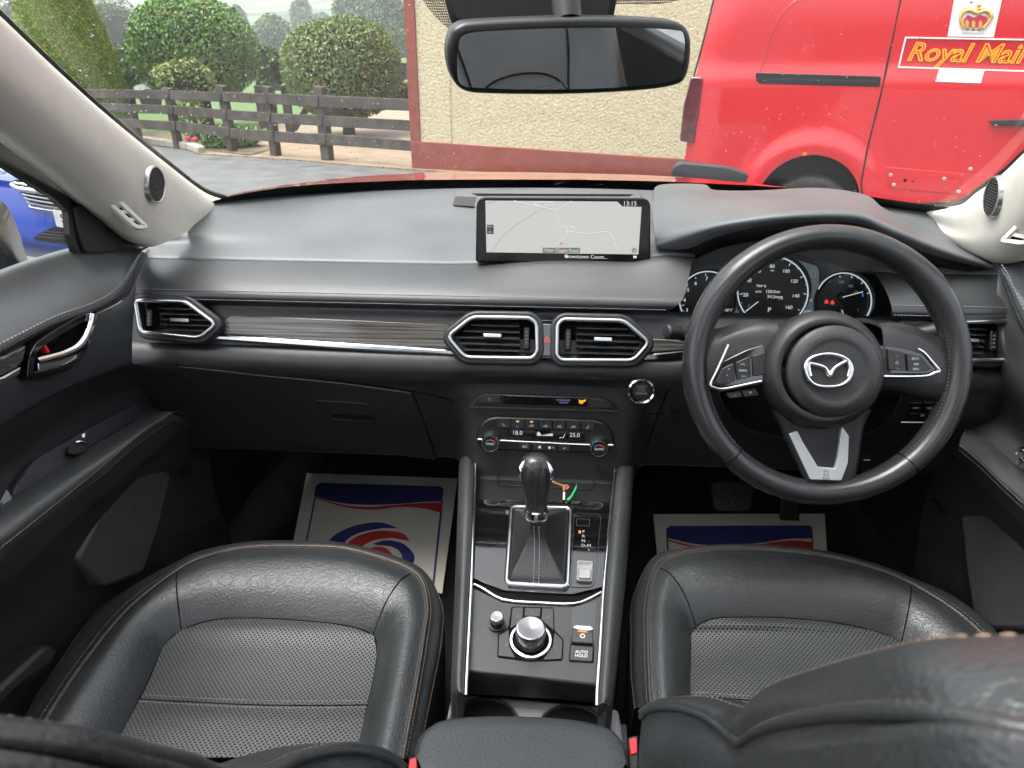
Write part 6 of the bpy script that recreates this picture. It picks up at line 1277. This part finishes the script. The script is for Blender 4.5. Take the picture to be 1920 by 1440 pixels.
# backrests: the inner side bolsters run up towards the camera
def backrest(t, S, Pp_, Lw, D1, D2, D3, side):
    s = [at(x, y, D=d) for (x, y), d in zip(S, D1)]; p = [at(x, y, D=d) for (x, y), d in zip(Pp_, D2)]; l = [at(x, y, D=d) for (x, y), d in zip(Lw, D3)]
    far = [q+V(side*.04, -.004, -.004) for q in s]; far2 = [q+V(side*.075, -.012, -.022) for q in s]
    m = [a.lerp(b, .5)+V(-side*.006, 0, .004) for a, b in zip(s, p)]
    loft('backrest', [far2, far, s, m, p], M['leather'], t, su=7, sv=5, sharp=180)
    l2 = [q+V(side*.02, -.02, -.25) for q in l]
    loft('backrest_side', [p, [a.lerp(b, .15)-V(0,0,.002) for a, b in zip(p, l)], l, l2], M['hard'] if False else M['leather'], t, su=7, sv=4, sharp=180)
    tube('piping', [q+V(0,0,.0006) for q in p], .0030, M['leather'], t, sub=7, seg=8)
    tc = lambda q, d: q+(CP-q).normalized()*d
    RW = [far2, far, s, m, p]
    for r_ in (2.12, 3.80): stitches('stitching', [tc(q, .0012) for q in loftline(RW, r_, 7, 5)], M['stitch'], t, .0058, .62, .0008, sub=1)
    if side < 0: return
    # front face of the backrest, as the mirror sees it
    BF = Fr(V(side*.37, .44, .87)-V(0,.79,.613)*.045, V(-1,0,0), V(0,-.613,.79), V(0,.79,.613))
    def bfh(x, v):
        d = abs(x); i = 1/(1+math.exp((d-.125-.02*v)*70))/(1+math.exp((v-.36)*45)); return -.012+.022*math.exp(-((d-.215)/.06)**2)-.016*i-2.2*max(0, d-.235)**2*4-.9*max(0, v-.5)**2*5
    xs = [-.265+.53*i/40 for i in range(41)]; vv = [.02+.56*j/36 for j in range(37)]
    loft('backrest_front', [[BF.loc(x, v, bfh(x, v)) for x in xs] for v in vv], M['leather'], t, su=1, sv=1, sharp=180)
    loft('backrest_insert', [[BF.loc(x*(1-1.5*max(0, v-.26)**2*6), v, bfh(x*(1-1.5*max(0, v-.26)**2*6), v)+.003) for x in [-.118+.236*i/16 for i in range(17)]] for v in [-.04+.385*j/14 for j in range(15)]], M['perf'], t, su=1, sv=1, sharp=180)
    for P_ in ([(-.128,-.03), (-.128,.15), (-.122,.28), (-.09,.352), (0,.372), (.09,.352), (.122,.28), (.128,.15), (.128,-.03)], [(-.112,.32), (-.135,.45), (-.15,.60)], [(.112,.32), (.135,.45), (.15,.60)]):
        tube('seam', [BF.loc(x, v, bfh(x, v)+.0015) for x, v in P_], .0022, M['void'], t, sub=6, seg=6)
    for x in (-.242, -.249, .242, .249): stitches('stitching', [BF.loc(x, v, bfh(x, v)+.0015) for v in (.0,.2,.4,.55)], M['stitch'], t, .0056, .62, .0010)
    loft('backrest_rear', [[BF.loc(x, v, -.13+.03*(abs(x)/.265)**2) for x in xs[::5]] for v in (.02,.15,.35,.5,.56)]+[[BF.loc(x, .58, bfh(x, .58)) for x in xs[::5]]], M['leather'], t, su=2, sv=2, sharp=180)
D_ = [.60,.585,.565,.54,.515,.49,.46,.41,.34,.26,.20,.165,.145]
backrest(s2, [(1214,1334),(1232,1322),(1257,1311),(1296,1306),(1342,1308),(1380,1320),(1410,1325),(1428,1303),(1473,1276),(1565,1247),(1681,1215),(1800,1194),(2080,1186)],
    [(1203,1345),(1219,1331),(1257,1327),(1296,1335),(1334,1354),(1366,1381),(1384,1396),(1411,1378),(1450,1362),(1530,1346),(1640,1338),(1797,1350),(2080,1412)],
    [(1196,1480),(1215,1480),(1257,1480),(1296,1485),(1334,1490),(1366,1495),(1384,1500),(1411,1500),(1450,1500),(1530,1500),(1640,1510),(1797,1520),(2080,1560)],
    [d+.035 for d in D_], D_, [d*.96 for d in D_], 1)
Dp = [.60,.585,.57,.55,.53,.51,.48,.42,.34,.28,.24,.21,.19]
backrest(s1, [(748,1432),(735,1421),(715,1408),(690,1398),(649,1391),(600,1396),(540,1413),(470,1442),(400,1434),(349,1413),(269,1395),(134,1364),(-40,1340)],
    [(756,1445),(744,1434),(722,1421),(694,1413),(650,1409),(604,1414),(550,1432),(490,1470),(400,1472),(345,1452),(262,1434),(130,1404),(-40,1382)],
    [(770,1560),(752,1560),(722,1560),(694,1560),(650,1560),(604,1560),(550,1570),(490,1580),(400,1590),(345,1580),(262,1580),(130,1560),(-40,1540)],
    [d+.03 for d in Dp], Dp, [d*.96 for d in Dp], -1)
# seat hinge covers and belt buckles
for lab, q, par in (('red push button of the seat belt buckle beside the driver seat', [(1180,1386), (1194,1382), (1195,1412), (1182,1416)], 1), ('red push button of the seat belt buckle beside the passenger seat', [(768,1424), (782,1420), (782,1446), (764,1450)], 2)):
    c = at(sum(p[0] for p in q)/4, sum(p[1] for p in q)/4, Z=.74)
    t = thing('seat_belt_buckle', lab, 'buckle', V(c.x, c.y, .6), 'red seat belt buckles')
    B = Fr(c, V(1,0,0), V(0,.7,.4)); pprism('button', B, q, -.01, .0, M['red_plastic'], t, rnd=.002, bevel=.001)
    pprism('body', B, [(q[0][0]-3, q[0][1]-4), (q[1][0]+3, q[1][1]-4), (q[2][0]+3, q[2][1]+30), (q[3][0]-3, q[3][1]+30)], -.02, -.004, M['black'], t, rnd=.003, bevel=.002)
for nm, x, y, X_ in (('hinge', 1186, 1300, .11),):
    pprism('hinge_cover', Fr(at(1196,1310,Z=.66), V(1,0,0), V(0,.6,.8)), [(1190,1285), (1200,1290), (1222,1345), (1212,1352)], -.02, .004, M['plastic'], s2, rnd=.004, bevel=.003)
# centre door pillar behind the driver, seen in the mirror
bp_ = thing('door_pillar', 'dark centre door pillar trim with pale top seen at the edge of the mirror', 'pillar trim', V(.72, -.2, .5))
box('lower_cover', V(.735,-.20,.98), .07, .50, 1.0, M['plastic'], bp_, bevel=.02); box('upper_cover', V(.725,-.20,1.60), .06, .13, .22, M['cream'], bp_, bevel=.02)
tube('belt', [V(.69,-.17,1.42), V(.685,-.16,1.1), V(.69,-.15,.75)], .018, M['black'], bp_, flat=.15, up=V(1,0,0))
# lettering becomes plain mesh objects
dg = bpy.context.evaluated_depsgraph_get()
for o in [o for o in COL.objects if o.type == 'FONT']:
    me = bpy.data.meshes.new_from_object(o.evaluated_get(dg), depsgraph=dg); nm = o.name; me.name = nm
    n = bpy.data.objects.new(nm, me); COL.objects.link(n); n.parent = o.parent; n.matrix_parent_inverse = o.matrix_parent_inverse.copy(); n.matrix_basis = o.matrix_basis.copy()
    for k in o.keys():
        if k in ('label', 'kind'): n[k] = o[k]
    bpy.data.objects.remove(o); n.name = nm

# wet air between here and the hills
hm = bpy.data.materials.new('haze'); hm.use_nodes = True; nt = hm.node_tree; nt.nodes.clear(); ho = nt.nodes.new('ShaderNodeOutputMaterial'); hv = nt.nodes.new('ShaderNodeVolumePrincipled')
hv.inputs['Color'].default_value = (.92, .95, .97, 1); hv.inputs['Density'].default_value = .0016; nt.links.new(hv.outputs[0], ho.inputs['Volume'])
hz_ = box('haze', V(0, 410, 64), 2400, 900, 130, hm, None); hz_['kind'] = 'stuff'
